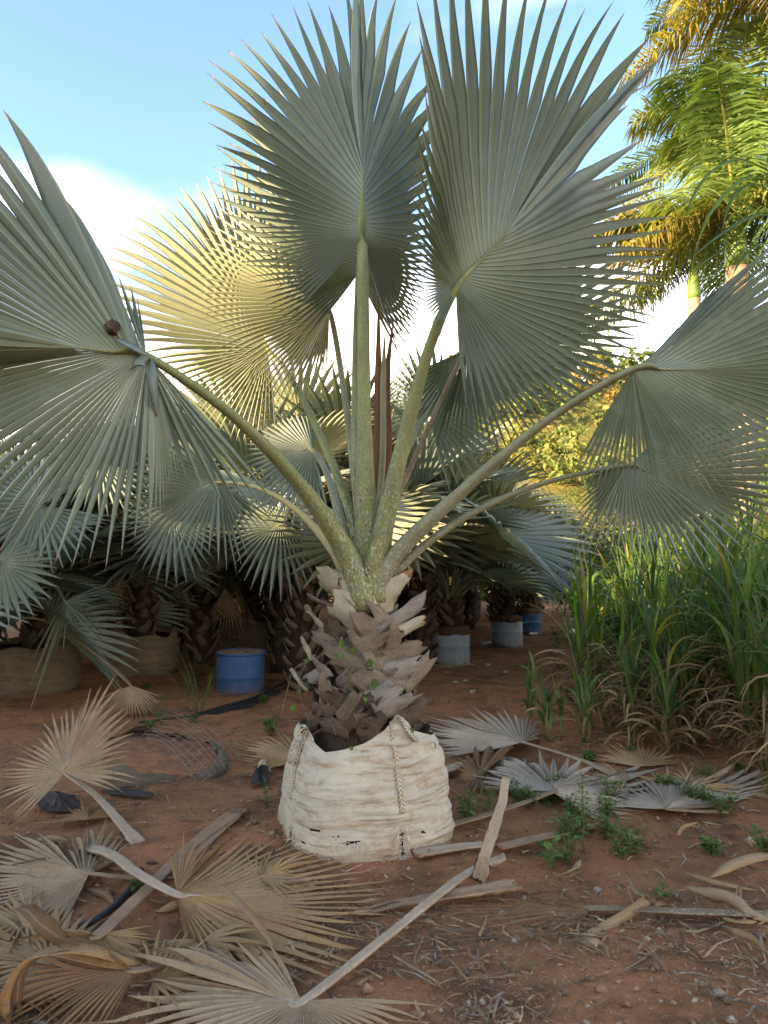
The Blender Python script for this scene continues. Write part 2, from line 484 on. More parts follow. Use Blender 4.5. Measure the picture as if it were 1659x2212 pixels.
# bank, added out of view and shaped to cast shade: runs across the light behind and left of the camera, high opposite the big palm, lower beside the nursery rows
ld = V(math.cos(R_(SUN_AZ)), math.sin(R_(SUN_AZ)), 0)
lp = V(-ld[1], ld[0], 0)
bv, bf = [], []
NS, NW = 190, 9
for j in range(NS):
    s = -58 + j * 0.55
    e = max(0, min(1, (s - 4.5) / 0.6 + 0.5))
    h = 13.4 * (1 - e) + 9.9 * e
    h += 0.35 * mnoise.noise((s * 0.9, 1.1, 0))
    for i in range(NW):
        t = i / (NW - 1)
        w = -24.0 - 12.0 * (1 - t)
        prof = math.sin(math.pi * min(1, t * 1.02)) ** 0.55 if 0 < t < 1 else 0.0
        p = lp * s + ld * (w + 0.5 * mnoise.noise((s * 0.4, t * 3, 7)))
        bv.append((p[0], p[1], -0.4 + h * prof + (0.25 * mnoise.noise((s * 1.3, t * 6, 3)) if 0 < t < 1 else 0)))
for j in range(NS - 1):
    for i in range(NW - 1):
        a = j * NW + i
        bf.append((a, a + NW, a + NW + 1, a + 1))
tag(mesh('shade_bank', bv, bf, M['hill']), 'unseen earth bank added to shade the yard', None, None, 'structure')

# ------------------------------------------------------------------ fan leaves
def fan_data(H, ctrl, n, costa, c0=0.22, sigma=0.22, fuse=0.58, pleat=0.22, bend=0.04, droop=0.03, seed=0,
             jit=0.0, curl=0.0, wide=1.0, st=None, zmin=None, sweep=1.0, split=0.0):
    """segments of one fan: H hub, ctrl points along the ring of tips, costa = index of the control the midrib points to"""
    r = random.Random(seed)
    H = np.asarray(H, float)
    D = spline(ctrl, 360)
    dirs = np.array([nrm(p - H) for p in D])
    ang = np.concatenate([[0], np.cumsum(np.arccos(np.clip((dirs[1:] * dirs[:-1]).sum(1), -1, 1)))])
    ang /= ang[-1]
    def T(t):
        t = min(max(t, 0), 1)
        return np.array([np.interp(t, ang, D[:, k]) for k in range(3)])
    tcs = float(np.interp(costa / (len(ctrl) - 1), np.linspace(0, 1, 360), ang))
    C = T(tcs)
    def O(t): return H + (C - H) * c0 * math.exp(-((t - tcs) / sigma) ** 2)
    st = st if st is not None else (0, 0.1, 0.22, 0.36, 0.5, fuse, fuse + 0.07, 0.73, 0.82, 0.9, 0.955, 0.985, 1.0)
    bt = [k / n for k in range(n + 1)]
    fb = [fuse * (1 + r.uniform(-0.09, 0.07)) * (1 - (split * r.random())) for _ in bt]
    NB = []
    for t in bt:
        tn = nrm(T(t + 0.5 / n) - T(t - 0.5 / n))
        NB.append(nrm(np.cross(nrm(T(t) - O(t)), tn)))
    segs = []
    for i in range(n):
        t = (i + 0.5) / n
        Ti, Oi = T(t), O(t)
        tan = nrm(T(t + 0.6 / n) - T(t - 0.6 / n))
        d = Ti - Oi
        L = np.linalg.norm(d)
        if jit:
            Ti = Oi + d * (1 + r.uniform(-jit * 0.7, jit * 0.8))
            d = Ti - Oi
        nn = nrm(np.cross(nrm(d), tan))
        o0, o1, t0, t1 = O(bt[i]), O(bt[i + 1]), T(bt[i]), T(bt[i + 1])
        nb0, nb1 = NB[i], NB[i + 1]
        W = np.linalg.norm(t1 - t0) * 0.5
        sd_ = r.uniform(-1, 1)
        tw = r.uniform(-1, 1) * curl
        dr = droop * r.uniform(0.4, 1.6)
        v, u = [], []
        f0, f1 = fb[i], fb[i + 1]
        fm = max(f0, f1)
        def midp(q): return Oi + d * q + nn * (bend * L * 4 * q * (1 - q) + pleat * W * q)
        def edge(o_, t_, nb, q): return o_ + (t_ - o_) * q + nb * (bend * L * 4 * q * (1 - q) - pleat * W * q)
        wf0 = edge(o0, t0, nb0, f0) - midp(f0)
        wf1 = edge(o1, t1, nb1, f1) - midp(f1)
        for q in st:
            uq = max(0, (q - fm) / (1 - fm))
            off = V(0, 0, -dr * L * uq * uq) + tan * (sd_ * jit * 0.35 * L * uq * uq) + nn * (tw * L * 0.5 * uq * uq)
            m = midp(q)
            row = []
            for o_, t_, nb, ff_, wf, sg in ((o0, t0, nb0, f0, wf0, 1), (o1, t1, nb1, f1, wf1, -1)):
                if q <= ff_: e = edge(o_, t_, nb, q)
                else:
                    uu_ = (q - ff_) / (1 - ff_)
                    k = (1 - uu_ ** 1.4) * (1 - 0.18 * min(1, uu_ * 5)) * (1 + 0.08 * math.sin(math.pi * min(1, uu_ * 1.6))) * (1 + (wide - 1) * min(1, uu_ * 4))
                    w_ = wf * k
                    if curl:
                        w_ = w_ * math.cos(tw * 3.5 * uq) + nn * (sg * np.linalg.norm(w_) * math.sin(tw * 3.5 * uq))
                    e = m + w_
                row.append(e + off)
            v += [row[0], m + off, row[1]]
            u += [(0, q), (0.5, q), (1, q)]
        if zmin is not None:
            for k, p in enumerate(v):
                g = gz(p[0], p[1]) + zmin
                if p[2] < g: v[k] = V(p[0], p[1], g + 0.004 * r.random() + 0.003 * (k % 3 == 1))
        f = []
        for k in range(len(st) - 1):
            b = 3 * k
            f += [(b, b + 1, b + 4, b + 3), (b + 1, b + 2, b + 5, b + 4)]
        segs.append((v, f, u))
    cost = [H + (C - H) * c0 * k / 4 for k in range(5)]
    return segs, cost
def put_leaf(parent, H, ctrl, n, costa, mat, pet=None,  prad=(0.05, 0.022), pmat='petiole', single=True, pname='petiole', flat=0.75,
             leafname='leaf', wob=0.05, groove=0.0, grow=1.0, mat2=None, from2=1.0, **kw):
    """a leaf: Empty > petiole and either its segments one by one or a joined blade"""
    lf = empty(leafname, parent=parent) if leafname else parent
    if grow != 1.0: ctrl = [H + (np.asarray(c_) - H) * grow for c_ in ctrl]
    segs, cost = fan_data(H, ctrl, n, costa, **kw)
    if pet is not None:
        pts = list(pet) + [H] + cost[2:]
        k = len(pet) + 1
        m = len(pts)
        rad = [prad[1] + (prad[0] - prad[1]) * (1 - j / (k - 1)) ** 1.9 for j in range(k)] + list(np.linspace(prad[1] * 0.42, prad[1] * 0.12, m - k))
        v, f, u = tube(pts, rad, 6 * m, 12, flat, wob=wob, groove=groove)
        mesh(pname, v, f, M[pmat], lf, u)
    if single:
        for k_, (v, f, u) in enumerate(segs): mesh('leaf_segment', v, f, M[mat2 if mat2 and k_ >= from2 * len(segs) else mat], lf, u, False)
    else:
        b = MB()
        for s in segs: b.add(*s)
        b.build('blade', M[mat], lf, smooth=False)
    return lf

# pixel helpers of the zoomed views used for measuring
def z1(x, y): return (0.3334 * x, 221.2 + 0.3334 * y)
def z2(x, y): return (387.2 + 0.3667 * x, 0.3667 * y)
def z3(x, y): return (829.6 + 0.4 * x, 0.4 * y)
def z5(x, y): return (497.8 + 0.3667 * x, 719 + 0.3667 * y)
def z6(x, y): return (0.3667 * x, 774.3 + 0.3667 * y)
def z7(x, y): return (829.6 + 0.5 * x, 663.7 + 0.5 * y)
def z8(x, y): return (497.8 + 0.3667 * x, 1272 + 0.3667 * y)
def z9(x, y): return (0.3667 * x, 1382.7 + 0.3667 * y)
def z10(x, y): return (0.5 * x, 1742.3 + 0.5 * y)
def z11(x, y): return (829.6 + 0.5 * x, 1382.7 + 0.5 * y)
def z12(x, y): return (719 + 0.5667 * x, 1742.3 + 0.5667 * y)
def ring(zf, pts, hubY):
    """pts: (x, y, depth offset); depth offsets are filled in between"""
    out = []
    idx = [i for i, p in enumerate(pts) if len(p) > 2]
    xs_ = [i for i in idx]; ds = [pts[i][2] for i in idx]
    for i, p in enumerate(pts):
        out.append(A(*zf(p[0], p[1]), hubY + float(np.interp(i, xs_, ds))))
    return out
ident = lambda x, y: (x, y)

# ------------------------------------------------------------------ the big palm
PX, PY = -0.10, 4.35
palm = thing('fan_palm', 'big silver green fan palm growing out of the white woven bag', 'palm tree', (PX, PY, 0.45))
CR = V(PX, PY, 1.62)
def trad(z): return float(np.interp(z, [0.3, 0.55, 0.85, 1.2, 1.45, 1.75], [0.31, 0.30, 0.225, 0.15, 0.125, 0.06]))
b = MB()
b.add(*lathe([(trad(z) * (1 + 0.05 * math.sin(z * 40)), z) for z in np.linspace(0.3, 1.72, 26)], (PX, PY, 0), 32))
b.build('trunk', M['fibre'], palm)
def onpix(px, py, out=0.0):
    """front surface of the trunk under a pixel"""
    Y = PY - 0.2
    for _ in range(4):
        p = A(px, py, Y)
        r = trad(p[2]) + out
        dx = p[0] - PX
        Y = PY - math.sqrt(max(r * r - dx * dx, 0.0)) if abs(dx) < r else PY - 0.0
    return A(px, py, Y)
def boot_mesh(b0, t0, w0, w1, seed, thick=0.016, flare=0.05, nl=11, nwid=7, wrap=0.55):
    r = random.Random(seed)
    ax = t0 - b0
    L = np.linalg.norm(ax)
    mid = (b0 + t0) / 2
    n = V(mid[0] - PX, mid[1] - PY, 0)
    n = nrm(n); n = nrm(n - ax * (n @ ax) / (L * L))
    sd_ = nrm(np.cross(ax, n))
    v, u = [], []
    rag = [r.uniform(-0.5, 0.6) for _ in range(nwid)]
    slant = r.uniform(-1, 1)
    rag = [0.85 * rag[k] + 0.75 * slant * (2 * k / (nwid - 1) - 1) + 0.4 * (1 - abs(2 * k / (nwid - 1) - 1)) * r.uniform(-1, 1) for k in range(nwid)]
    tw = r.uniform(-0.5, 0.5)
    ph = r.uniform(0, 6)
    for layer in (0, 1):
        for i in range(nl):
            t = i / (nl - 1)
            w = w0 + (w1 - w0) * t ** 0.7
            w *= 1.12 if t < 0.9 else 1.0
            w *= 1 + 0.05 * math.sin(5 * t + ph)
            for k in range(nwid):
                s = 2 * k / (nwid - 1) - 1
                te = t + (rag[k] * w1 / L * 0.7 if i == nl - 1 else (rag[k] * w1 / L * 0.3 if i == nl - 2 else 0))
                p = b0 + ax * te + sd_ * (s * w / 2 * (1 + 0.05 * math.sin(9 * t + k)))
                h = flare * (1.2 * t * t + 0.35 * math.sin(math.pi * t)) - wrap * w * 0.5 * s * s * (1 - 0.45 * t) + tw * s * w * 0.3 * t
                h += 0.006 * math.sin(3.1 * k + 7 * t + ph) + 0.5 * abs(s) ** 3 * 0.03 * t * math.sin(ph * 2 + 4 * t)
                e = thick * (1.35 - abs(s)) * (1.1 - 0.3 * t)
                p = p + n * (h + 0.012 - (e if layer else 0))
                v.append(p); u.append((k / (nwid - 1), t))
    f = []
    m = nl * nwid
    for i in range(nl - 1):
        for k in range(nwid - 1):
            a = i * nwid + k
            f.append((a, a + 1, a + nwid + 1, a + nwid))
            f.append((m + a, m + a + nwid, m + a + nwid + 1, m + a + 1))
        for k, fl in ((0, 0), (nwid - 1, 1)):
            a = i * nwid + k; c = a + nwid
            f.append((a, c, m + c, m + a) if not fl else (c, a, m + a, m + c))
    for i in (0, nl - 1):
        for k in range(nwid - 1):
            a = i * nwid + k
            f.append((a, a + 1, m + a + 1, m + a) if i else (a + 1, a, m + a, m + a + 1))
    return v, f, u
PXM = PY / FD
def boot(zf, x0, y0, x1, y1, w0, w1, mat, out=0.02, tipout=0.06, seed=0, flare=0.05, sc=0.3667, wrap=0.55):
    p0 = onpix(*zf(x0, y0), out + 0.02)
    p1 = onpix(*zf(x1, y1), out + 0.02 + tipout * 0.6)
    v, f, u = boot_mesh(p0, p1, w0 * sc * PXM * 1.45, w1 * sc * PXM * 1.15, seed, flare=flare * 0.7, wrap=wrap)
    return mesh('leaf_base', v, f, M[mat], palm, u)
# hidden and flank bases in spirals
r = random.Random(3)
for k in range(46):
    z = 0.50 + 0.88 * (k / 45) + r.uniform(-0.02, 0.02)
    a = k * 2.39996 + r.uniform(-0.2, 0.2)
    rr = trad(z)
    lean = (0.55 if k % 2 else -0.55) + r.uniform(-0.2, 0.2)
    p0 = V(PX + (rr - 0.02) * math.cos(a), PY + (rr - 0.02) * math.sin(a), z)
    L = r.uniform(0.13, 0.24)
    a2 = a + lean * L / rr * 0.8
    ro = trad(z + L * 0.7) + r.uniform(0.015, 0.05)
    p1 = V(PX + ro * math.cos(a2), PY + ro * math.sin(a2), z + L * 0.75)
    v, f, u = boot_mesh(p0, p1, r.uniform(0.12, 0.19), r.uniform(0.06, 0.11), k, flare=r.uniform(0.02, 0.05))
    mesh('leaf_base', v, f, M['boot_dark' if z < 0.7 or r.random() < 0.25 else 'boot'], palm, u)
# the front ones, measured one by one
for k, (x0, y0, x1, y1, w0, w1, mt, o, to) in enumerate([
        (600, 770, 520, 690, 120, 60, 'boot_dark', .03, .05), (640, 800, 790, 745, 90, 60, 'boot_dark', .03, .04), (700, 830, 560, 790, 80, 60, 'boot_dark', .02, .04),
        (820, 830, 780, 745, 100, 60, 'boot', .02, .04), (900, 800, 820, 740, 110, 70, 'boot_dark', .02, .04), (960, 800, 1100, 700, 110, 60, 'boot_dark', .02, .06),
        (470, 790, 560, 720, 110, 70, 'boot_dark', .02, .05), (1010, 740, 1130, 650, 90, 60, 'boot_dark', .02, .07),
        (560, 700, 600, 515, 130, 105, 'boot', .04, .07), (650, 770, 760, 605, 60, 45, 'boot', .06, .06), (660, 700, 590, 600, 100, 80, 'boot_dark', .03, .05),
        (660, 600, 735, 500, 100, 80, 'boot', .03, .05), (1000, 640, 750, 505, 120, 100, 'boot', .04, .04), (840, 710, 1020, 590, 150, 110, 'boot', .06, .06),
        (760, 700, 830, 620, 110, 80, 'boot_dark', .02, .04), (1030, 610, 1150, 395, 85, 95, 'boot', .03, .09), (560, 530, 535, 400, 90, 80, 'boot', .03, .07),
        (450, 600, 395, 455, 60, 60, 'boot_pale', .02, .08), (480, 420, 466, 290, 50, 50, 'boot_pale', .02, .06), (900, 520, 1050, 455, 110, 85, 'boot', .03, .05),
        (880, 500, 590, 360, 110, 90, 'boot', .045, .04), (800, 460, 1080, 355, 130, 100, 'boot', .05, .05), (560, 480, 480, 540, 80, 60, 'boot', .03, .05),
        (800, 380, 510, 262, 90, 75, 'boot', .045, .05), (730, 350, 915, 258, 125, 110, 'boot', .055, .04), (640, 300, 610, 200, 120, 100, 'boot_dark', .03, .04),
        (960, 350, 955, 225, 100, 80, 'boot', .045, .05), (910, 290, 770, 130, 130, 150, 'boot', .06, .06), (930, 230, 1115, 60, 70, 70, 'boot', .03, .11),
        (960, 280, 1100, 180, 60, 60, 'boot_pale', .03, .10), (560, 250, 490, 90, 50, 50, 'boot_pale', .03, .07), (780, 190, 620, 60, 170, 130, 'boot_pale', .06, .05),
        (610, 120, 525, 30, 80, 70, 'boot', .03, .05)]):
    boot(z8, x0, y0, x1, y1, w0, w1, 'boot_grey' if mt == 'boot' and k % 3 == 1 else mt, o, to, 100 + k)
for k, (x0, y0, x1, y1, w0, w1, mt, o, to) in enumerate([
        (720, 1580, 535, 1400, 150, 110, 'boot_pale', .05, .05), (740, 1590, 690, 1400, 140, 120, 'boot_pale', .06, .03), (760, 1640, 960, 1420, 190, 130, 'boot_pale', .07, .05),
        (920, 1650, 930, 1490, 70, 60, 'boot_pale', .03, .05), (640, 1400, 630, 1300, 60, 40, 'boot_pale', .03, .02), (980, 1520, 1010, 1410, 60, 50, 'boot_pale', .02, .06)]):
    boot(z5, x0, y0, x1, y1, w0, w1, mt, o, to, 200 + k, 0.03)
# swollen living bases of the crown
def base_clasp(px0, py0, px1, py1, w0, w1, seed, out=0.05, to=0.02, mt='petiole'):
    p0 = onpix(px0, py0, out); p1 = onpix(px1, py1, out + to)
    v, f, u = boot_mesh(p0, p1, w0 * PXM, w1 * PXM, seed, 0.03, 0.01, 9, 9, 0.75)
    u = [(a, b * 0.35) for a, b in u]
    mesh('leaf_base', v, f, M[mt], palm, u)

FS = dict(fuse=0.54, pleat=0.6, c0=0.24, sigma=0.16, jit=0.035, curl=0.03, droop=0.035)
# upright leaf in the middle
H1 = A(783, 512, 4.20)
put_leaf(palm, H1, ring(z2, [(650, 1870, -.15), (590, 1690), (490, 1430), (370, 1180, .1), (270, 930), (205, 715), (165, 540, .25), (170, 400), (215, 310), (305, 225), (425, 155),
         (515, 120), (632, 60), (742, 25), (840, 0, .25), (930, -60), (1010, -110), (1090, -170, .15), (1150, -150, .6), (1250, -60, .85), (1340, 0, .95), (1415, 200), (1520, 340, 1.0), (1570, 560),
         (1560, 800, .9), (1530, 1050), (1500, 1300, .7), (1490, 1500), (1450, 1750, .5), (1400, 1950), (1300, 2080, .3)], 4.20), 74, 17, 'leaf',
         [A(800, 1265, 4.24), A(791, 1130, 4.20), A(787, 900, 4.16)], (0.115, 0.033), 'petiole', True, seed=1, grow=1.055, **FS)
# right leaf leaning over
H2 = A(*z3(388, 1555), 3.85)
put_leaf(palm, H2, ring(z3, [(310, 1830, -.1), (215, 1680, -.15), (205, 1555), (190, 1415, -.3), (165, 1255), (175, 1090, -.45), (190, 925), (215, 760), (235, 600, -.6), (262, 400), (275, 200),
         (262, 0, -.6), (370, -220), (490, -260), (610, -240, -.4), (745, -180), (880, -120), (990, -60), (1100, 5, -.1), (1200, 20), (1290, 70), (1370, 115, .15), (1450, 230), (1500, 320, .1),
         (1340, 585, 1.05), (1410, 690, 1.0), (1465, 805, .8), (1505, 935, .55), (1530, 1070), (1540, 1200), (1530, 1330, .25), (1525, 1440), (1490, 1570), (1440, 1690, .1), (1375, 1800), (1315, 1905),
         (1250, 2010, 0), (1130, 2090), (980, 2190, -.1), (830, 2240), (680, 2240), (520, 2190), (420, 2140, -.1)], 3.85), 82, 23, 'leaf',
         [A(806, 1295, 4.19), A(822, 1175, 4.15), A(870, 960, 4.08), A(930, 745, 3.95)], (0.115, 0.03), 'petiole', True, seed=2, grow=1.05, **FS)
# left leaf
H3 = A(318, 770, 3.45)
put_leaf(palm, H3, ring(ident, [(300, 655, .1), (250, 590, .1), (221, 614, .15), (173, 531), (120, 454, .15), (78, 388), (47, 321), (10, 271, .1), (-60, 215), (-150, 230), (-230, 330, 0), (-290, 450),
         (-310, 570), (-330, 690, -.25), (-320, 790, .5), (-300, 900, .35), (-250, 1000), (-180, 1080, 0), (-90, 1140), (18, 1185), (68, 1201), (121, 1207, -.1), (172, 1208), (216, 1201), (257, 1192),
         (282, 1160), (308, 1144, 0), (330, 1115), (352, 1075, .2), (395, 1010, .35), (440, 1060), (490, 1085, .5), (540, 1105, .6), (600, 1060, .6)], 3.45), 74, 13, 'leaf',
         [A(792, 1310, 4.19), A(745, 1190, 4.15), A(650, 1050, 4.0), A(505, 900, 3.72)], (0.12, 0.027), 'petiole', True, seed=3, grow=1.03, mat2='leaf_blue', from2=.84, **FS)
# right leaf held out level
H4 = A(1366, 798, 3.55)
put_leaf(palm, H4, ring(ident, [(1480, 690, .35), (1560, 600, .4), (1650, 500, .4), (1760, 470), (1860, 560, .2), (1900, 680), (1900, 800, 0), (1860, 900), (1770, 960), (1690, 990, -.15), (1627, 1011),
         (1590, 1051), (1564, 1094, -.2), (1504, 1106), (1467, 1099), (1422, 1094, -.1), (1380, 1084), (1334, 1054, .05), (1300, 1070), (1265, 1064, .15), (1214, 1040, .2)], 3.55), 60, 6, 'leaf_worn',
         [A(795, 1315, 4.2), A(850, 1205, 4.15), A(1000, 1060, 4.0), A(1180, 910, 3.8)], (0.105, 0.023), 'petiole_grey', True, seed=4, **FS)
# lower right leaf
H5 = A(1352, 1006, 4.15)
put_leaf(palm, H5, ring(ident, [(1260, 1020, .1), (1235, 1100, 0), (1244, 1188), (1262, 1195), (1300, 1185), (1350, 1205, -.15), (1400, 1222), (1455, 1234), (1504, 1234), (1560, 1213), (1590, 1201),
         (1620, 1184, -.2), (1650, 1154), (1720, 1110), (1780, 1030, 0), (1790, 950), (1740, 870, .3), (1650, 830, .4), (1560, 850, .5)], 4.15), 54, 13, 'leaf',
         [A(815, 1335, 4.26), A(862, 1230, 4.2), A(1000, 1120, 4.15), A(1170, 1045, 4.15)], (0.05, 0.018), 'petiole_grey', False, seed=5, **FS)
# leaf behind the upright one
H6 = A(*z2(1055, 1610), 4.75)
put_leaf(palm, H6, ring(z2, [(700, 2050, -.2), (590, 1960), (500, 1830), (460, 1730), (410, 1610, 0), (350, 1505), (275, 1395), (235, 1295), (200, 1205, .1), (170, 1125), (150, 1035), (150, 965),
         (180, 895), (240, 800, .2), (400, 600), (640, 350, .2), (905, 205), (1100, 160, .2), (1350, 380), (1575, 400, .4), (1600, 800), (1560, 1300, .4), (1450, 1900), (1330, 2150, .2)], 4.75), 66, 17, 'leaf',
         [A(790, 1180, 4.4), A(772, 1060, 4.45), A(768, 800, 4.6)], (0.05, 0.02), 'petiole', False, seed=6, **FS)
# sun-catching leaf at the back left
H7 = A(578, 752, 5.15)
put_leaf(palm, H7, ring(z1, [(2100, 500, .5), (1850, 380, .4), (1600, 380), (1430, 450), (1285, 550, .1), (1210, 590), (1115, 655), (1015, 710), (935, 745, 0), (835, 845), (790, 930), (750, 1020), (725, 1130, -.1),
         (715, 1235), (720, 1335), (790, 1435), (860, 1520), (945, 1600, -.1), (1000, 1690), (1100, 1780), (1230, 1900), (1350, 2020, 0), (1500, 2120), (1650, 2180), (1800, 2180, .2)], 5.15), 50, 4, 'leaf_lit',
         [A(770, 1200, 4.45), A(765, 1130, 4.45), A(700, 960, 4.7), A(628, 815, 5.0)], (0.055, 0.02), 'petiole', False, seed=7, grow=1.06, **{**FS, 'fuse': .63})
# half-lit leaf between them
H8 = A(*z2(885, 1830), 4.95)
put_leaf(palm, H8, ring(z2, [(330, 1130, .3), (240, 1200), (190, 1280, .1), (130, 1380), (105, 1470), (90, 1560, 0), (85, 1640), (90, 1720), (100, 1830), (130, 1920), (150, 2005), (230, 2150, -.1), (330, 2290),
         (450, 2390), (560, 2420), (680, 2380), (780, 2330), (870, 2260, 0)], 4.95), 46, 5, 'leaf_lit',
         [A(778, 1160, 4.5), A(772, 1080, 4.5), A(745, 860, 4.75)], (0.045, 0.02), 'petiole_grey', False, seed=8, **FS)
# leaf behind the right one
H9 = A(1008, 752, 4.85)
put_leaf(palm, H9, ring(ident, [(1180, 480, .3), (1270, 470), (1340, 496, .2), (1390, 564), (1398, 592), (1410, 656, 0), (1406, 688), (1402, 720), (1390, 748), (1390, 784), (1350, 832, -.1), (1290, 880), (1220, 925),
         (1150, 950), (1100, 985), (1050, 975, -.1), (1000, 985), (960, 950), (920, 990, .1), (880, 900, .2), (860, 820)], 4.85), 58, 5, 'leaf_dark',
         [A(822, 1200, 4.5), A(830, 1140, 4.5), A(910, 960, 4.65)], (0.045, 0.018), 'petiole_brown', False, seed=9, **FS)
# blue leaf low at the back
H10 = A(927, 884, 5.5)
put_leaf(palm, H10, ring(z5, [(960, 620, -.1), (890, 560), (870, 480, 0), (880, 380), (910, 270, .1), (960, 150), (1040, 60), (1120, 20, .2), (1240, 60), (1400, 180, .3), (1560, 330, .3), (1659, 480), (1650, 600, .1), (1620, 730),
         (1560, 800), (1470, 870, 0), (1380, 900), (1270, 930, -.1)], 5.5), 40, 9, 'leaf_blue',
         [A(825, 1180, 4.5), A(838, 1090, 4.6), A(880, 970, 5.0)], (0.05, 0.022), 'petiole_grey', False, seed=10, **FS)
# old low leaves
H11 = A(472, 1042, 4.9)
put_leaf(palm, H11, ring(z6, [(1150, 330, .2), (900, 400, .1), (760, 520), (690, 640, 0), (670, 740), (680, 860), (700, 930, -.2), (750, 1015), (830, 1070), (905, 1115), (990, 1140, -.3), (1075, 1175), (1165, 1170), (1255, 1160),
         (1320, 1240, -.3), (1400, 1240), (1475, 1130), (1540, 1060), (1590, 1020, -.1), (1640, 940)], 4.9), 42, 6, 'leaf_worn',
         [A(785, 1330, 4.26), A(735, 1215, 4.3), A(650, 1110, 4.5), (A(560, 1055, 4.7))], (0.05, 0.016), 'petiole_yellow', False, seed=11, **FS)
H12 = A(674, 972, 5.2)
put_leaf(palm, H12, ring(z5, [(560, 520, .3), (380, 440, .2), (200, 490), (110, 600), (70, 700, 0), (60, 780), (80, 870), (110, 960), (170, 1060, -.1), (250, 1130), (340, 1160), (440, 1150), (530, 1120, 0), (600, 1060)], 5.2), 36, 4,
         'leaf_blue', [A(760, 1215, 4.4), A(735, 1120, 4.5), A(705, 1020, 4.9)], (0.045, 0.022), 'petiole_grey', False, seed=12, **FS)
# closed spear leaves in the heart
for k, (xa, xb, xc, ya, Yb, w) in enumerate([(815, 817, 818, 640, 4.35, 9), (838, 836, 850, 690, 4.45, 8), (826, 828, 832, 715, 4.3, 7)]):
    sp = empty('leaf', parent=palm)
    v, f, u = tube([A(808, 1180, Yb), A(xa, 1000, Yb), A(xb, 820, Yb), A(xc, ya, Yb)], [w * PXM * 0.8, w * PXM, w * PXM * 0.95, 0.003], 22, 10, 0.8, V(0, 1, 0), groove=0.5)
    tag(mesh('spear', v, f, M['spear' if k != 2 else 'petiole_grey'], sp, u), 'closed brown spear leaf' if k != 2 else 'closed grey spear leaf')
# ------------------------------------------------------------------ woven grow bags
def bag_mat(name, base, dirt, dark, stain=0.5):
    s = NT(name)
    uv, ux, uy = s.uv()
    obj = s.coord('Object')
    m = s.node('ShaderNodeMapping'); m.inputs['Scale'].default_value = (1, 1, 1); s.link(uv, m.inputs['Vector'])
    def wave(direction, sc):
        w = s.node('ShaderNodeTexWave', wave_type='BANDS', bands_direction=direction)
        w.inputs['Scale'].default_value = sc; w.inputs['Distortion'].default_value = 1.2; w.inputs['Detail'].default_value = 2
        w.inputs['Detail Scale'].default_value = 3
        s.link(m.outputs['Vector'], w.inputs['Vector'])
        return w.outputs['Fac']
    wx, wy = wave('X', 120), wave('Y', 34)
    weave = s.math('MULTIPLY', s.math('ADD', wx, wy), 0.5)
    c = s.mix(s.noise(obj, 5, 5, 0.6, 0.3, 0.7), base, tuple(x * 0.8 for x in base))
    c = s.mix(s.math('MULTIPLY', s.rng(weave, 0.25, 0.6, 1, 0), 0.28), c, tuple(x * 0.5 for x in base))
    st = s.node('ShaderNodeMapping'); st.inputs['Scale'].default_value = (1.2, 1.2, 5); s.link(obj, st.inputs['Vector'])
    c = s.mix(s.math('MULTIPLY', s.noise(st.outputs['Vector'], 4.5, 6, 0.7, 0.48, 0.72), stain), c, dirt)
    c = s.mix(s.math('MULTIPLY', s.noise(obj, 11, 6, 0.75, 0.55, 0.72), stain), c, dirt)
    c = s.mix(s.math('MULTIPLY', s.noise(st.outputs['Vector'], 16, 5, 0.8, 0.60, 0.70), stain), c, dark)
    cl_ = s.node('ShaderNodeMapping'); cl_.inputs['Scale'].default_value = (1.0, 1.0, 24); s.link(obj, cl_.inputs['Vector'])
    crs = s.noise(cl_.outputs['Vector'], 2.6, 5, 0.7, 0.57, 0.66, 0.4)
    c = s.mix(s.math('MULTIPLY', crs, s.noise(obj, 2.5, 4, 0.6, 0.4, 0.62)), c, tuple(x * 0.75 for x in dirt))
    hz = s.node('ShaderNodeSeparateXYZ'); s.link(obj, hz.inputs[0])
    low = s.rng(s.math('ADD', hz.outputs['Z'], s.math('MULTIPLY', s.noise(obj, 7, 5, 0.7), 0.10)), 0.04, 0.16, 0.55, 0.0)
    c = s.mix(low, c, dirt)
    th = s.node('ShaderNodeMapping'); th.inputs['Scale'].default_value = (2, 60, 1); s.link(uv, th.inputs['Vector'])
    thn = s.noise(th.outputs['Vector'], 6, 3, 0.7)
    nb = s.bump(weave, 0.35, 0.003)
    nb = s.bump(thn, 0.35, 0.004, nb)
    nb = s.bump(crs, 0.5, -0.008, nb)
    return s.finish(c, 0.8, nb, 0, None, 0.25)
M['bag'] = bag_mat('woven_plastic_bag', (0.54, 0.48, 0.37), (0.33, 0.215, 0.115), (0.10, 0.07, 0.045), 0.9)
M['bag_old'] = bag_mat('woven_bag_weathered_shade', (0.17, 0.135, 0.09), (0.085, 0.055, 0.032), (0.03, 0.022, 0.016), 1.0)  # old dirty weave, base colour also lowered to paint in deep shade
M['redsoil'] = plain('red_earth_fill', (0.30, 0.13, 0.06), (0.16, 0.08, 0.045), 12, 0.95, 1.0)
M['thread'] = plain('bag_threads', (0.62, 0.56, 0.44), (0.46, 0.37, 0.26), 30, 0.8, 0.1)
M['soil'] = plain('potting_soil', (0.085, 0.055, 0.038), (0.045, 0.032, 0.024), 30, 0.95, 1.0)
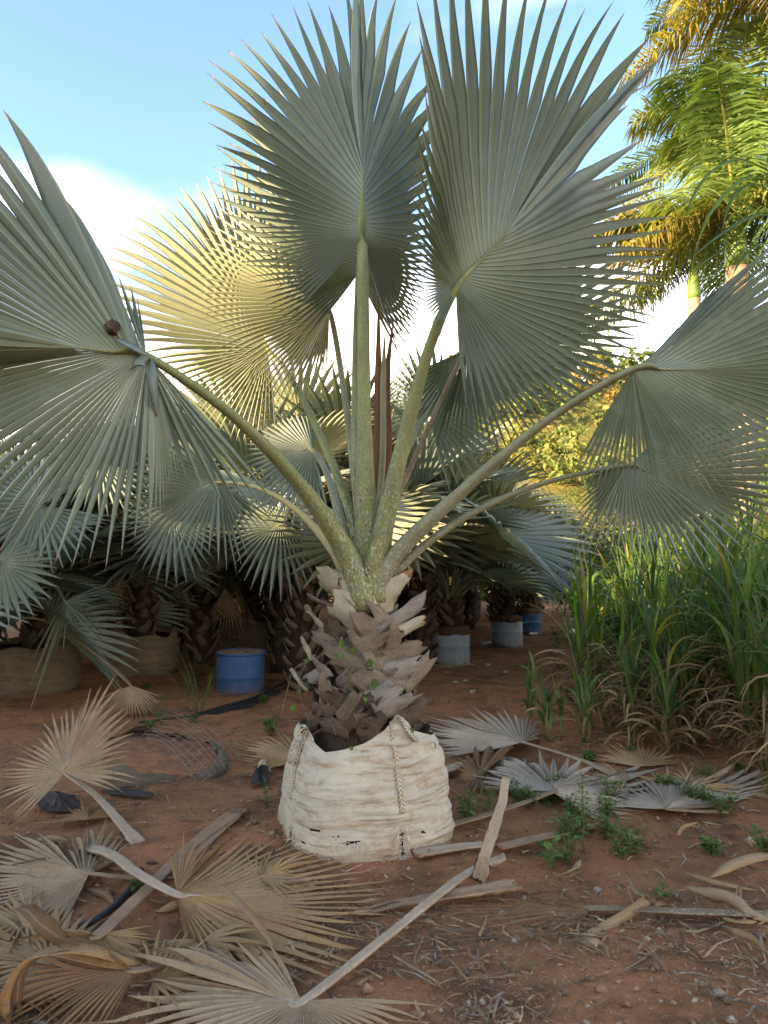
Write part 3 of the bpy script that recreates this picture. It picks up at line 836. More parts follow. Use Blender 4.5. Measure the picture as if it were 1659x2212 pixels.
def strap_mat():
    s = NT('woven_strap')
    uv, ux, uy = s.uv()
    d = s.math('ABSOLUTE', s.math('SUBTRACT', ux, 0.5))
    k = s.math('FRACT', s.math('ADD', s.math('MULTIPLY', uy, 22), s.math('MULTIPLY', d, 1.6)))
    k2 = s.rng(s.math('ABSOLUTE', s.math('SUBTRACT', k, 0.5)), 0.12, 0.3)
    c = s.mix(k2, (0.25, 0.19, 0.12), (0.55, 0.47, 0.34))
    c = s.mix(s.math('MULTIPLY', s.noise(s.coord('Object'), 25, 4, 0.7, 0.45, 0.7), 0.5), c, (0.22, 0.16, 0.10))
    return s.finish(c, 0.8, s.bump(k2, 0.8, 0.004), 0, None, 0.2)
M['strap'] = strap_mat()
def ribbon(pts, w, side, thick=0.004, n=24, w1=None, twist=None, cup=0.0):
    c = spline(pts, n)
    side = nrm(np.asarray(side, float))
    v, u, f = [], [], []
    for i in range(n):
        t = nrm(c[min(i + 1, n - 1)] - c[max(i - 1, 0)])
        q = i / (n - 1)
        s0 = side
        if twist:
            a = float(np.interp(q, np.linspace(0, 1, len(twist)), twist))
            up = nrm(np.cross(t, side)); s0 = side * math.cos(a) + up * math.sin(a)
        s0 = nrm(s0 - t * (s0 @ t)); nn = np.cross(s0, t)
        ww = w if w1 is None else float(np.interp(q, np.linspace(0, 1, len(w1)), w1)) * w
        for k, (a, bb) in enumerate(((-1, 1), (0, 1), (1, 1), (1, -1), (0, -1), (-1, -1))):
            v.append(c[i] + s0 * a * ww / 2 + nn * (bb * thick / 2 + cup * ww * (a * a)))
            u.append((0.5 + 0.5 * a, q))
    for i in range(n - 1):
        for k in range(6):
            k2 = (k + 1) % 6
            f.append((i * 6 + k, i * 6 + k2, (i + 1) * 6 + k2, (i + 1) * 6 + k))
    f.append(tuple(range(5, -1, -1))); f.append(tuple((n - 1) * 6 + k for k in range(6)))
    return v, f, u
def superell(a, p=3.2):
    ca, sa = math.cos(a), math.sin(a)
    return 1 / ((abs(ca) ** p + abs(sa) ** p) ** (1 / p))
def make_bag(name, label, cx, cy, rb, rt, rim, seed, mat, group=None, fill='soil', na=150, nz=46, wr=0.008, tears=(), rot=0.35, z0=-0.02):
    """rim(angle) -> height; folds and sags are real relief; tears are holes in the sheet"""
    t = thing(name, label, 'grow bag', (cx, cy, 0), group)
    def surf(a, q, inset=0.0):
        rz = rim(a)
        z = z0 + (rz - z0) * q
        rr = (rb + (rt - rb) * q ** 1.1 + (0.012 if seed == 1.0 else 0.03) * math.sin(math.pi * q)) * (superell(a - rot) ** 0.8) - inset
        rough = 0.45 + 0.9 * max(0, mnoise.noise((math.cos(a) * 1.2 + seed, math.sin(a) * 1.2, z * 2)) + 0.35)
        ph = 3.5 * mnoise.noise((math.cos(a) * 1.6, math.sin(a) * 1.6 + seed, z * 2.5))
        side_ = 0.25 + 0.75 * max(0.0, min(1.0, mnoise.noise((math.cos(a) * 1.4 + 5, math.sin(a) * 1.4 + seed, z * 1.5)) * 2 + (0.9 if 300 < math.degrees(a) % 360 or math.degrees(a) < 60 else 0.1)))
        cz_ = z + 0.03 * mnoise.noise((math.cos(a) * 2, math.sin(a) * 2 + seed, z * 3))
        rr += wr * 2.6 * side_ * mnoise.noise((math.cos(a) * 1.3, math.sin(a) * 1.3 + seed, cz_ * 26)) + wr * 1.3 * side_ * mnoise.noise((math.cos(a) * 2.6, math.sin(a) * 2.6 + seed, cz_ * 60))
        rr -= wr * 2.2 * side_ * max(0, mnoise.noise((math.cos(a) * 1.6 + 3, math.sin(a) * 1.6, cz_ * 17)) - 0.25)
        rr += 0.02 * mnoise.noise((math.cos(a) * 2.2, math.sin(a) * 2.2, z * 5 + seed))
        rr += 0.006 * mnoise.noise((math.cos(a) * 9, math.sin(a) * 9, z * 16 + seed))
        rr *= (1 - 0.05 * max(0, (q - 0.93) / 0.07))
        return V(cx + rr * math.cos(a), cy + rr * math.sin(a), z)
    v, u, f = [], [], []
    for j in range(nz + 1):
        for i in range(na):
            a = 2 * math.pi * i / na
            p = surf(a, j / nz)
            if j == 0: p[2] += 0.012 * mnoise.noise((i * 0.7, seed, 0))
            v.append(p); u.append((i / na, j / nz))
    for j in range(nz):
        for i in range(na):
            a = 2 * math.pi * (i + 0.5) / na; q = (j + 0.5) / nz
            if any(abs((a - ta + math.pi) % (2 * math.pi) - math.pi) < wa * (1 + 0.9 * mnoise.noise((q * 60, ta * 9, 1))) and abs(q - tq) < wq * (1 + 0.9 * mnoise.noise((a * 40, ta, 5))) for ta, tq, wa, wq in tears): continue
            i2 = (i + 1) % na
            f.append((j * na + i, j * na + i2, (j + 1) * na + i2, (j + 1) * na + i))
    sk = mesh('sheet', v, f, M[mat], t, u)
    b = MB()
    vv, uu, ff = [], [], []
    prof = [0.0, 0.25, 0.5, 0.75, 0.86]
    for q in prof:
        for i in range(40):
            a = 2 * math.pi * i / 40
            p = surf(a, q, 0.035); p[2] = min(p[2], 0.85 * rim(a)); vv.append(p); uu.append((i / 40, q))
    for j in range(4):
        for i in range(40):
            ff.append((j * 40 + i, j * 40 + (i + 1) % 40, (j + 1) * 40 + (i + 1) % 40, (j + 1) * 40 + i))
    ff.append(tuple(4 * 40 + i for i in range(40)))
    mesh('soil', vv, ff, M[fill], t, uu)
    return t, surf
BCX, BCY = -0.115, 4.40
def rim_main(a):
    # heights around the mouth: peak under the front strap, dips between
    d = (math.degrees(a) + 360) % 360
    return float(np.interp(d, [0, 40, 90, 140, 180, 205, 222, 240, 256, 272, 285, 296, 304, 315, 335, 360],
                              [.56, .60, .62, .60, .60, .635, .60, .53, .555, .59, .635, .70, .715, .63, .58, .56]))
bag, bsurf = make_bag('grow_bag', 'large white woven bulk bag with two strap loops holding the big palm', BCX, BCY, 0.495, 0.40, rim_main, 1.0, 'bag', None, 'soil', 340, 100, 0.0085,
    tears=[(R_(218), 0.09, 0.04, 0.10), (R_(296), 0.10, 0.022, 0.09), (R_(262), 0.205, 0.09, 0.008), (R_(240), 0.30, 0.06, 0.006), (R_(255), 0.26, 0.04, 0.005), (R_(266), 0.215, 0.05, 0.006), (R_(232), 0.15, 0.05, 0.006), (R_(310), 0.19, 0.03, 0.006)])
th = MB()
rr = random.Random(11)
for (aa, qq, da, dq, n) in ((218, .10, 5, .13, 70), (296, .13, 4, .12, 70), (262, .205, 9, .02, 25), (225, .02, 12, .03, 40), (300, .02, 10, .03, 50), (320, .08, 10, .05, 25), (270, .015, 30, .02, 40)):
    for _ in range(n):
        a = R_(aa + rr.uniform(-da, da)); q = max(0.005, qq + rr.uniform(-dq, dq))
        p = bsurf(a, q, -0.006)
        hv_ = rr.random() < 0.65
        o = nrm(V(p[0] - BCX, p[1] - BCY, 0)); tg = V(-o[1], o[0], 0)
        L = rr.uniform(0.015, 0.06)
        d = tg * rr.choice((-1, 1)) if hv_ else V(0, 0, -1)
        p2 = p + d * L * 0.5 + o * rr.uniform(0, .012); p3 = p + d * L + o * rr.uniform(0, .02) + V(0, 0, -rr.uniform(0, .02))
        if p3[2] < 0.004: p3[2] = 0.004
        th.add(*ribbon([p, p2, p3], 0.0028, o if False else (V(0, 0, 1) if hv_ else tg), 0.0008, 4))
tag(th.build('torn_threads', M['thread'], bag), None, None, None, 'stuff')
def onbag(a, q, o=0.008): return bsurf(R_(a), q, -o)
pts = [onbag(296, .34), onbag(295.5, .48), onbag(295, .62), onbag(294.5, .76), onbag(294, .9), onbag(294, 1.0) + V(0, 0, .012)]
s0 = nrm(V(math.cos(R_(296 + 90)), math.sin(R_(296 + 90)), 0))
v, f, u = ribbon(pts, 0.028, s0, 0.006, 30)
mesh('strap', v, f, M['strap'], bag, u)
top = pts[-1]
v, f, u = ribbon([top + V(0, 0, -.004), top + V(.035, -.01, .03), top + V(.075, -.005, -.03), top + V(.12, -.02, -.085), top + V(.135, .0, -.105), top + V(.10, .04, -.07), top + V(.05, .05, -.02)], 0.032, V(.25, -1, .35), 0.006, 30, twist=[0, .5, .9, .5, -.4, -.9])
mesh('strap', v, f, M['strap'], bag, u)
pts = [onbag(213, .42), onbag(213, .55), onbag(213, .7), onbag(213.5, .85), onbag(214, 1.0) + V(0, 0, .01)]
s0 = nrm(V(math.cos(R_(213 + 90)), math.sin(R_(213 + 90)), 0))
v, f, u = ribbon(pts, 0.028, s0, 0.006, 26)
mesh('strap', v, f, M['strap'], bag, u)
top = pts[-1]
v, f, u = ribbon([top, top + V(-.03, -.02, .0), top + V(-.075, -.03, -.07), top + V(-.10, -.035, -.15), top + V(-.09, -.03, -.185), top + V(-.06, -.03, -.16), top + V(-.03, -.02, -.08), top + V(-.005, 0, -.01)], 0.03, V(.75, -.6, .1), 0.006, 34, twist=[0, .4, .5, .2, -.4, -.5, 0])
mesh('strap', v, f, M['strap'], bag, u)

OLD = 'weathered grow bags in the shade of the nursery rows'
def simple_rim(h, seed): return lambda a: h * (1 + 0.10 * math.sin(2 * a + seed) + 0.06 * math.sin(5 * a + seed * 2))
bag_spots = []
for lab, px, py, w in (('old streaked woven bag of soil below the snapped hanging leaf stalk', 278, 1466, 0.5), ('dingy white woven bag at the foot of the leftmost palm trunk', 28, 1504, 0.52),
                       ('mossy shade-darkened woven bag half hidden deep under the nursery palms', 385, 1388, 0.5), ('brown stained woven bag behind the blue drum', 528, 1404, 0.5)):
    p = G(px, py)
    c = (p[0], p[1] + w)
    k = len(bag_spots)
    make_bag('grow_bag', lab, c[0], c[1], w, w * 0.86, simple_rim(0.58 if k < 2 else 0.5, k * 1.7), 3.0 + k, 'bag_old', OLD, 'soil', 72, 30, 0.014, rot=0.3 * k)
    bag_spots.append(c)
p = G(310, 1690)
make_bag('grow_bag', 'collapsed torn woven bag half buried in red earth behind the wire', p[0], p[1] + 0.40, 0.50, 0.44, lambda a: 0.11 + 0.07 * math.sin(a * 1.0 + 5.2) + 0.035 * math.sin(3 * a + 1) + 0.02 * math.sin(9 * a), 9.0, 'bag_old', None, 'redsoil', 90, 20, 0.012)

# ------------------------------------------------------------------ drums and pots
def drum_mat(name, c1, c2, dirt, amt=0.5, rough=0.6):
    s = NT(name)
    obj = s.coord('Object')
    c = s.mix(s.noise(obj, 3, 4, 0.6), c1, c2)
    st = s.node('ShaderNodeMapping'); st.inputs['Scale'].default_value = (3, 3, 0.7); s.link(obj, st.inputs['Vector'])
    c = s.mix(s.math('MULTIPLY', s.noise(st.outputs['Vector'], 6, 6, 0.75, 0.5, 0.75), amt), c, dirt)
    hz = s.node('ShaderNodeSeparateXYZ'); s.link(obj, hz.inputs[0])
    low = s.rng(s.math('ADD', hz.outputs['Z'], s.math('MULTIPLY', s.noise(obj, 9, 4, 0.6), 0.12)), 0.05, 0.22, 0.6, 0.0)
    c = s.mix(low, c, dirt)
    c = s.mix(s.math('MULTIPLY', s.noise(obj, 60, 4, 0.7, 0.58, 0.66), amt), c, tuple(x * 0.5 for x in c2))
    return s.finish(c, rough, None, 0, None, 0.2)
M['drum_grey'] = drum_mat('plastic_grey', (0.31, 0.35, 0.375), (0.25, 0.285, 0.31), (0.20, 0.15, 0.11), 0.4)
M['drum_peel'] = drum_mat('plastic_grey_peeling', (0.33, 0.37, 0.40), (0.26, 0.29, 0.33), (0.12, 0.075, 0.05), 0.9)
M['drum_blue'] = drum_mat('plastic_blue', (0.035, 0.095, 0.20), (0.03, 0.07, 0.15), (0.17, 0.10, 0.06), 0.6)
M['drum_black'] = drum_mat('plastic_black', (0.02, 0.022, 0.025), (0.014, 0.015, 0.017), (0.06, 0.045, 0.035), 0.4)
M['dust'] = drum_mat('dusty_lid', (0.34, 0.19, 0.09), (0.26, 0.15, 0.08), (0.10, 0.13, 0.20), 0.6, 0.95)
M['rootball'] = plain('root_ball', (0.15, 0.085, 0.04), (0.09, 0.05, 0.026), 30, 0.95, 1.0)
def drum_prof(r, h, rib):
    pr = [(r * 0.93, 0.0), (r * 0.965, 0.012), (r * 0.985, 0.06), (r * 1.0, h * 0.3)]
    for z in rib:
        pr += [(r * 1.0, z - 0.018), (r * 1.018, z - 0.008), (r * 1.018, z + 0.008), (r * 1.0, z + 0.018)]
    pr += [(r * 0.995, h * 0.85), (r * 0.985, h)]
    return sorted(pr, key=lambda q: q[1])
def pot(name, label, px, py, r, h, mat, root=0.09, group='cut drums used as plant pots', back=True):
    p = G(px, py)
    c = V(p[0], p[1] + r, gz(p[0], p[1] + r) - 0.012)
    t = thing(name, label, 'plant pot', c, group)
    v, f, u = lathe(drum_prof(r, h, [h * 0.6]), c, 48)
    mesh('drum_wall', v, f, M[mat], t, u)
    v, f, u = lathe([(r * 0.99, h * 0.97), (r * 0.985, h + root * 0.6), (r * 0.95, h + root * 0.9), (r * 0.6, h + root * 1.15), (0.02, h + root * 1.2)], c, 40)
    v = [V(*q) + V(0.01 * mnoise.noise((q[0] * 14, q[1] * 14, q[2] * 14)), 0.01 * mnoise.noise((q[1] * 14, q[0] * 14, 3)), 0.012 * mnoise.noise((q[0] * 20, q[1] * 20, 8))) for q in v]
    mesh('root_ball', v, f, M['rootball'], t, u)
    return c + V(0, 0, h + root)
pot1 = pot('plant_pot', 'clean grey cut drum pot standing on torn cream paper', 977, 1440, 0.295, 0.46, 'drum_grey')
pot2 = pot('plant_pot', 'grey cut drum pot with peeling brown patches', 1101, 1399, 0.29, 0.47, 'drum_peel')
pot3 = pot('plant_pot', 'blue cut drum pot behind the peeling grey one', 1148, 1372, 0.28, 0.44, 'drum_blue')
pot4 = pot('plant_pot', 'black plastic pot behind the clean grey drum', 1016, 1334, 0.33, 0.62, 'drum_black')
pot5 = pot('plant_pot', 'faded blue drum far back between the grey pots', 1082, 1296, 0.36, 0.5, 'drum_blue')
pot6 = pot('plant_pot', 'black pot under the dark nursery palms next to the stained bag', 478, 1368, 0.3, 0.55, 'drum_black')
pot7 = pot('plant_pot', 'pale blue drum far back in the dark between the bags', 442, 1330, 0.34, 0.55, 'drum_grey')
# the closed blue drum
p = G(509, 1500); c = V(p[0], p[1] + 0.29, gz(p[0], p[1] + .29) - 0.01)
dr = thing('drum', 'short blue plastic drum with a dusty lid, alone on the earth', 'drum', c)
v, f, u = lathe([(.27, 0), (.282, .015), (.288, .06), (.290, .15), (.290, .185), (.297, .195), (.297, .21), (.290, .22), (.289, .40), (.283, .455), (.278, .47)], c, 56)
mesh('drum_wall', v, f, M['drum_blue'], dr, u)
v, f, u = lathe([(.279, .465), (.300, .468), (.304, .476), (.304, .488), (.298, .495), (.288, .492), (.282, .482), (.15, .484), (.01, .485)], c, 56, capt=True)
lid = mesh('lid', v, f, M['drum_blue'], dr, u)
v, f, u = lathe([(.283, .4835), (.16, .4875), (.01, .4885)], c, 48, capb=False)
mesh('dust_layer', v, f, M['dust'], lid, u)
for dx, dy in ((-.06, .17), (.08, -.12)):
    v, f, u = lathe([(.036, .484), (.038, .497), (.032, .502), (.026, .498), (.005, .499)], c + V(dx, dy, 0), 20)
    mesh('bung', v, f, M['drum_blue'], lid, u)

# ------------------------------------------------------------------ nursery palms
def nursery_palm(name, label, loc, seed, th_, pl, Rl, nleaf, mats, group, n=34, dead=2, lift=(8, 78)):
    t = thing(name, label, 'palm tree', loc, group)
    r = random.Random(seed)
    loc = V(*loc)
    b = MB()
    b.add(*lathe([(0.16 - 0.05 * q, -0.03 + (th_ + 0.1) * q) for q in np.linspace(0, 1, 8)], loc, 20))
    b.build('trunk', M['fibre'], t)
    bb = MB()
    for k in range(int(16 + 26 * th_)):
        z = 0.02 + th_ * k / (16 + 26 * th_); a = k * 2.4
        rr_ = 0.15
        p0 = loc + V(rr_ * math.cos(a), rr_ * math.sin(a), z); a2 = a + r.uniform(-.6, .6)
        p1 = loc + V((rr_ + .09) * math.cos(a2), (rr_ + .09) * math.sin(a2), z + r.uniform(.1, .18))
        bb.add(*ribbon([p0, (p0 + p1) / 2 + V(.01 * math.cos(a), .01 * math.sin(a), 0), p1], r.uniform(.08, .13), V(-math.sin(a), math.cos(a), 0), 0.014, 5, w1=[1, .9, .6], cup=-.2))
    tag(bb.build('leaf_bases', M['boot_dark'], t), None, None, None, 'stuff')
    crown = loc + V(0, 0, th_)
    for k in range(nleaf):
        age = k / (nleaf - 1)
        elv = R_(lift[1] + (lift[0] - lift[1]) * age ** 0.9 + r.uniform(-6, 6))
        az = k * 2.39996 + r.uniform(-.25, .25)
        out = V(math.cos(az), math.sin(az), 0)
        d = out * math.cos(elv) + V(0, 0, math.sin(elv))
        L = pl * r.uniform(.8, 1.1)
        hub = crown + d * L + V(0, 0, -0.12 * L * age) + out * 0.05
        e2 = elv - R_(22 + 30 * age)
        cdir = out * math.cos(e2) + V(0, 0, math.sin(e2))
        side = V(-out[1], out[0], 0)
        nrm_ = nrm(np.cross(side, cdir)) if np.cross(side, cdir)[2] > 0 else nrm(np.cross(cdir, side))
        fold = R_(r.uniform(18, 38))
        ctrl = []
        R0 = Rl * r.uniform(.85, 1.1)
        for th2 in (-138, -115, -90, -65, -40, -20, 0, 20, 40, 65, 90, 115, 138):
            q = R_(th2)
            dd = cdir * math.cos(q) + (side * math.cos(fold) * math.sin(q) + nrm_ * abs(math.sin(q)) * math.sin(fold))
            ctrl.append(hub + dd * R0 * (1 - 0.22 * (abs(th2) / 138) ** 2) + V(0, 0, -0.12 * R0 * age))
        put_leaf(t, hub, ctrl, n, 6, mats[k % len(mats)], [crown + V(0, 0, -.05) + out * .03, crown + d * L * .45 + V(0, 0, .02)], (0.042, 0.016), 'petiole_grey', False,
                 seed=seed * 50 + k, st=(0, .2, .4, .56, .72, .87, .96, 1.0), droop=0.05, fuse=.52, pleat=.45, c0=.2, sigma=.15)
    for k in range(dead):
        az = k * 2.6 + seed
        out = V(math.cos(az), math.sin(az), 0); side = V(-out[1], out[0], 0)
        hub = crown + out * .45 + V(0, 0, -.1)
        ctrl = [hub + out * (.25 * math.cos(q)) + side * .28 * math.sin(q) + V(0, 0, -.55 * max(.3, math.cos(q * .6))) for q in np.linspace(-1.5, 1.5, 7)]
        put_leaf(t, hub, ctrl, 20, 3, 'dead_grey', [crown, crown + out * .25 + V(0, 0, .05)], (.03, .012), 'petiole_tan', False, seed=seed + k, jit=.15, curl=.3, fuse=.35, st=(0, .25, .5, .75, 1))
    return t
NUR = 'potted palms of the nursery rows'
protoS = nursery_palm('potted_palm', 'young silvery fan palm in the clean grey drum pot', tuple(pot1 - V(0, 0, .02)), 5, 0.42, 0.85, 0.86, 14, ['leaf_blue', 'leaf_worn', 'leaf_blue'], NUR, dead=0, lift=(24, 80))
protoB = nursery_palm('potted_palm', 'broad fan palm in the streaked old bag under the leaf stalk', (*bag_spots[0], 0.5), 8, 1.0, 1.2, 1.1, 18, ['leaf_dark', 'leaf', 'leaf_dark', 'leaf_worn'], NUR, dead=3, lift=(14, 80))
protoC = nursery_palm('potted_palm', 'spreading fan palm in the dingy bag with a drooping broken leaf', (*bag_spots[1], 0.5), 14, 0.95, 1.15, 1.05, 17, ['leaf_dark', 'leaf_dark', 'leaf'], NUR, dead=2, lift=(10, 78))
def plant(proto, label, loc, rot, sc):
    c = copy_tree(proto)
    c['label'] = label
    c.location = loc; c.rotation_euler = (0, 0, rot); c.scale = (sc, sc, sc)
    return c
plant(protoS, 'young fan palm in the peeling grey drum pot', tuple(pot2 - V(0, 0, .02)), 1.9, 1.05)
plant(protoS, 'young fan palm in the blue pot behind the peeling drum', tuple(pot3 - V(0, 0, .02)), 3.6, 1.0)
plant(protoS, 'young fan palm in the black pot behind the clean grey drum', tuple(pot4 - V(0, 0, .02)), 5.0, 1.1)
plant(protoC, 'tall fan palm in the faded far blue drum', tuple(pot5 - V(0, 0, .02)), 0.7, 1.0)
plant(protoC, 'shaded fan palm in the mossy shade-darkened bag', (*bag_spots[2], .45), 1.2, 1.0)
plant(protoB, 'shaded fan palm in the stained bag behind the blue drum', (*bag_spots[3], .45), 2.3, 0.95)
plant(protoS, 'young fan palm in the black pot beside the stained bag', tuple(pot6 - V(0, 0, .02)), 0.4, 1.1)
plant(protoB, 'fan palm in the pale blue drum deep in the nursery', tuple(pot7 - V(0, 0, .02)), 4.4, 1.0)
FAR = 'fan palms crowding the back of the nursery'
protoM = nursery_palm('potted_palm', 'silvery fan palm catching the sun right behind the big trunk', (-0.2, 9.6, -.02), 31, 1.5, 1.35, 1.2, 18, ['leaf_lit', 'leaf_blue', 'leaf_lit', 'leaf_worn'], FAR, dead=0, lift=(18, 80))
for k, (x, y, rt, s) in enumerate([(-1.45, 10.4, 3, 1.15), (-1.0, 8.9, 4.7, 1.05), (0.55, 10.6, 2.2, 1.05), (-0.6, 12.6, 1, 1.2), (-2.9, 11.4, 5, 1.3), (-4.9, 8.0, 1.5, 0.95), (-2.2, 14.5, 4, 1.25), (0.4, 14.5, 2, 1.15), (-4.2, 15, 1, 1.4), (1.9, 16.2, 4.6, 1.0), (-5.8, 12.2, 2, 1.0), (-6.8, 16.0, 0, 1.2), (-4.6, 18.5, 4, 1.5), (0.9, 18.5, 2.5, 1.2), (2.9, 18.6, 0.5, 1.2),
                                   (4.3, 20.5, 3.3, 1.1), (1.6, 23, 1.1, 1.2), (-8.8, 20.5, 5.5, 1.2), (-2.8, 23, 2.2, 1.6), (-5.4, 9.9, 5.2, 0.95), (-3.7, 12.9, 0.9, .8), (-1.9, 12.6, 2.9, .75), (-5.0, 14.2, 4.1, .8), (-3.0, 16.9, 1.7, .9), (-1.0, 16.6, 5.4, .85), (-6.2, 18.6, 3.0, .9), (-4.3, 11.3, 2.4, .7)]):
    c = plant(protoM if (-2.5 < x < 2.5) else (protoB, protoC)[k % 2], 'fan palm crowding the back of the nursery', (x, y, gz(x, y) - .02), rt, s)
    c['group'] = FAR
# the drooping green-grey leaf and the broken one of the palm in the dingy bag
pc = V(*bag_spots[1], 0.5) + V(0, 0, .85)
Hd = A(*z6(380, 1430), 7.7)
put_leaf(protoC, Hd, ring(z6, [(640, 1380, .1), (690, 1290, .2), (610, 1425, 0), (600, 1500, -.1), (690, 1700, .1), (610, 1640, -.2), (470, 1560, -.1), (350, 1720, -.2), (170, 1960, -.1), (130, 1950, 0), (150, 1690, .1), (230, 1590, .2)], 7.7), 26, 6, 'leaf_worn',
         [pc, (pc + Hd) / 2 + V(0, 0, .12)], (.035, .014), 'petiole_grey', False, seed=77, fuse=.3, curl=.25, jit=.15, droop=.05)

for hx, hy, Y_, pal, ctr, mt, n_, ci, pc_ in (
    (88, 1093, 6.6, protoC, [(240, 1010, .4), (180, 960, .4), (90, 940, .3), (0, 960, .2), (-60, 1030, .1), (-70, 1110, 0), (-30, 1190, -.1), (40, 1235, -.2), (110, 1240, -.2), (170, 1205, -.1), (215, 1160, 0), (240, 1115, .1)], 'leaf_dark', 40, 3, bag_spots[1]),
    (-8, 1206, 6.3, protoC, [(60, 1120, .3), (130, 1170, .2), (122, 1210, .1), (135, 1250, 0), (105, 1300, -.1), (60, 1335, -.1), (0, 1350, -.1), (-70, 1330, 0), (-110, 1270, .1), (-110, 1190, .2)], 'leaf_worn', 26, 4, bag_spots[1]),
    (610, 1130, 8.2, protoB, [(700, 1080, .3), (650, 1020, .3), (580, 1010, .2), (520, 1050, .1), (490, 1120, 0), (490, 1190, -.1), (530, 1260, -.2), (580, 1300, -.2), (640, 1290, -.1), (690, 1240, 0), (720, 1180, .1)], 'leaf', 38, 5, bag_spots[0]),
    (380, 1120, 8.0, protoB, [(470, 1060, .3), (420, 1000, .3), (350, 985, .2), (290, 1020, .1), (260, 1090, 0), (270, 1170, -.1), (310, 1240, -.2), (370, 1270, -.2), (430, 1250, -.1), (470, 1200, 0), (490, 1140, .1)], 'leaf_dark', 38, 5, bag_spots[0]),
    (220, 1000, 8.0, protoB, [(320, 960, .3), (280, 900, .3), (210, 880, .2), (140, 900, .1), (100, 960, 0), (110, 1040, -.1), (160, 1100, -.2), (230, 1120, -.2), (300, 1090, -.1), (330, 1030, 0)], 'leaf_dark', 38, 5, bag_spots[0])):
    pcr = V(*pc_, 0.5 + .9)
    hub = A(hx, hy, Y_)
    put_leaf(pal, hub, ring(ident, ctr, Y_), n_, ci, mt, [pcr, (pcr + hub) / 2 + V(0, 0, .15)], (.04, .016), 'petiole_grey', False, seed=hx + 500, pleat=.45, fuse=.55, c0=.2, sigma=.15)

# curled silvery flaps beside the hub of the left leaf
l3 = [c_ for c_ in palm.children if c_.name.startswith('leaf') and any(q.name.startswith('leaf_segment') for q in c_.children)][2]
for P_, w_ in (([A(322, 772, 3.43), A(306, 782, 3.36), A(290, 796, 3.33), A(278, 800, 3.36)], .06), ([A(318, 768, 3.43), A(290, 752, 3.37), A(262, 738, 3.38), A(246, 728, 3.44)], .04), ([A(326, 776, 3.43), A(328, 810, 3.38), A(334, 850, 3.40), A(338, 900, 3.46)], .055)):
    v, f, u = ribbon(P_, w_, V(.3, .5, 1), .0016, 14, w1=[.4, 1, 1, .75, .1], twist=[0, .3, .7], cup=.12)
    mesh('leaf_segment', v, f, M['leaf_blue'], l3, u)
# ------------------------------------------------------------------ royal palms beyond the grass
GREENS = [(0.13, 0.20, 0.05), (0.18, 0.24, 0.055), (0.09, 0.15, 0.045), (0.22, 0.23, 0.055)]
M['rtrunk'] = wood_mat('royal_trunk', (0.36, 0.25, 0.17), (0.26, 0.17, 0.11), (0.42, 0.33, 0.24), 3, (1, 14, 1), 0.5)
M['shaft'] = plain('crownshaft_green', (0.17, 0.26, 0.05), (0.13, 0.20, 0.04), 3, 0.35, 0.05, spec=0.5)
M['rachis'] = plain('frond_rachis', (0.30, 0.30, 0.08), (0.22, 0.24, 0.06), 6, 0.5, 0.1)
def frond(parent, p0, d0, L, sag, seed, tone, nl=58, ll=0.72):
    r = random.Random(seed)
    out = nrm(V(d0[0], d0[1], 0)); side = V(-out[1], out[0], 0)
    pts = []
    for k in range(7):
        q = k / 6
        pts.append(p0 + d0 * L * q + V(0, 0, -sag * L * q * q * 1.0) + out * (-0.12 * L * q * q * max(0, d0[2])))
    fr = empty('frond', parent=parent)
    v, f, u = tube(pts, [.035, .028, .02, .006], 20, 6, .8)
    mesh('rachis', v, f, M['rachis'], fr, u)
    c = spline(pts, nl)
    b = MB()
    for i in range(3, nl):
        q = i / (nl - 1)
        t = nrm(c[min(i + 1, nl - 1)] - c[i - 1])
        s0 = nrm(np.cross(t, V(0, 0, 1))) if abs(t[2]) < .97 else side
        up = nrm(np.cross(s0, t))
        for sg in (-1, 1):
            for lay in (0, 1):
                l = ll * (0.45 + 0.9 * math.sin(math.pi * min(1, .15 + q * .82))) * r.uniform(.8, 1.1)
                lift = r.uniform(-.25, .35) + (.25 if lay else -.15)
                d = nrm(s0 * sg * 1.0 + t * r.uniform(.35, .7) + up * lift)
                dr = r.uniform(.55, 1.1)
                a0 = c[i] + t * r.uniform(-.02, .02)
                a1 = a0 + d * l * .5 + V(0, 0, -dr * l * .15)
                a2 = a0 + d * l * .92 + V(0, 0, -dr * l * .55)
                w = nrm(t * 1.0 + up * r.uniform(-.4, .4)) * .021
                col = np.array(tone) * r.uniform(.75, 1.25)
                b.add([a0 - w * .5, a0 + w * .5, a1 + w, a1 - w, a2], [(0, 1, 2, 3), (3, 2, 4)], None, col)
    b.build('leaflets', M['royal'], fr, smooth=False)
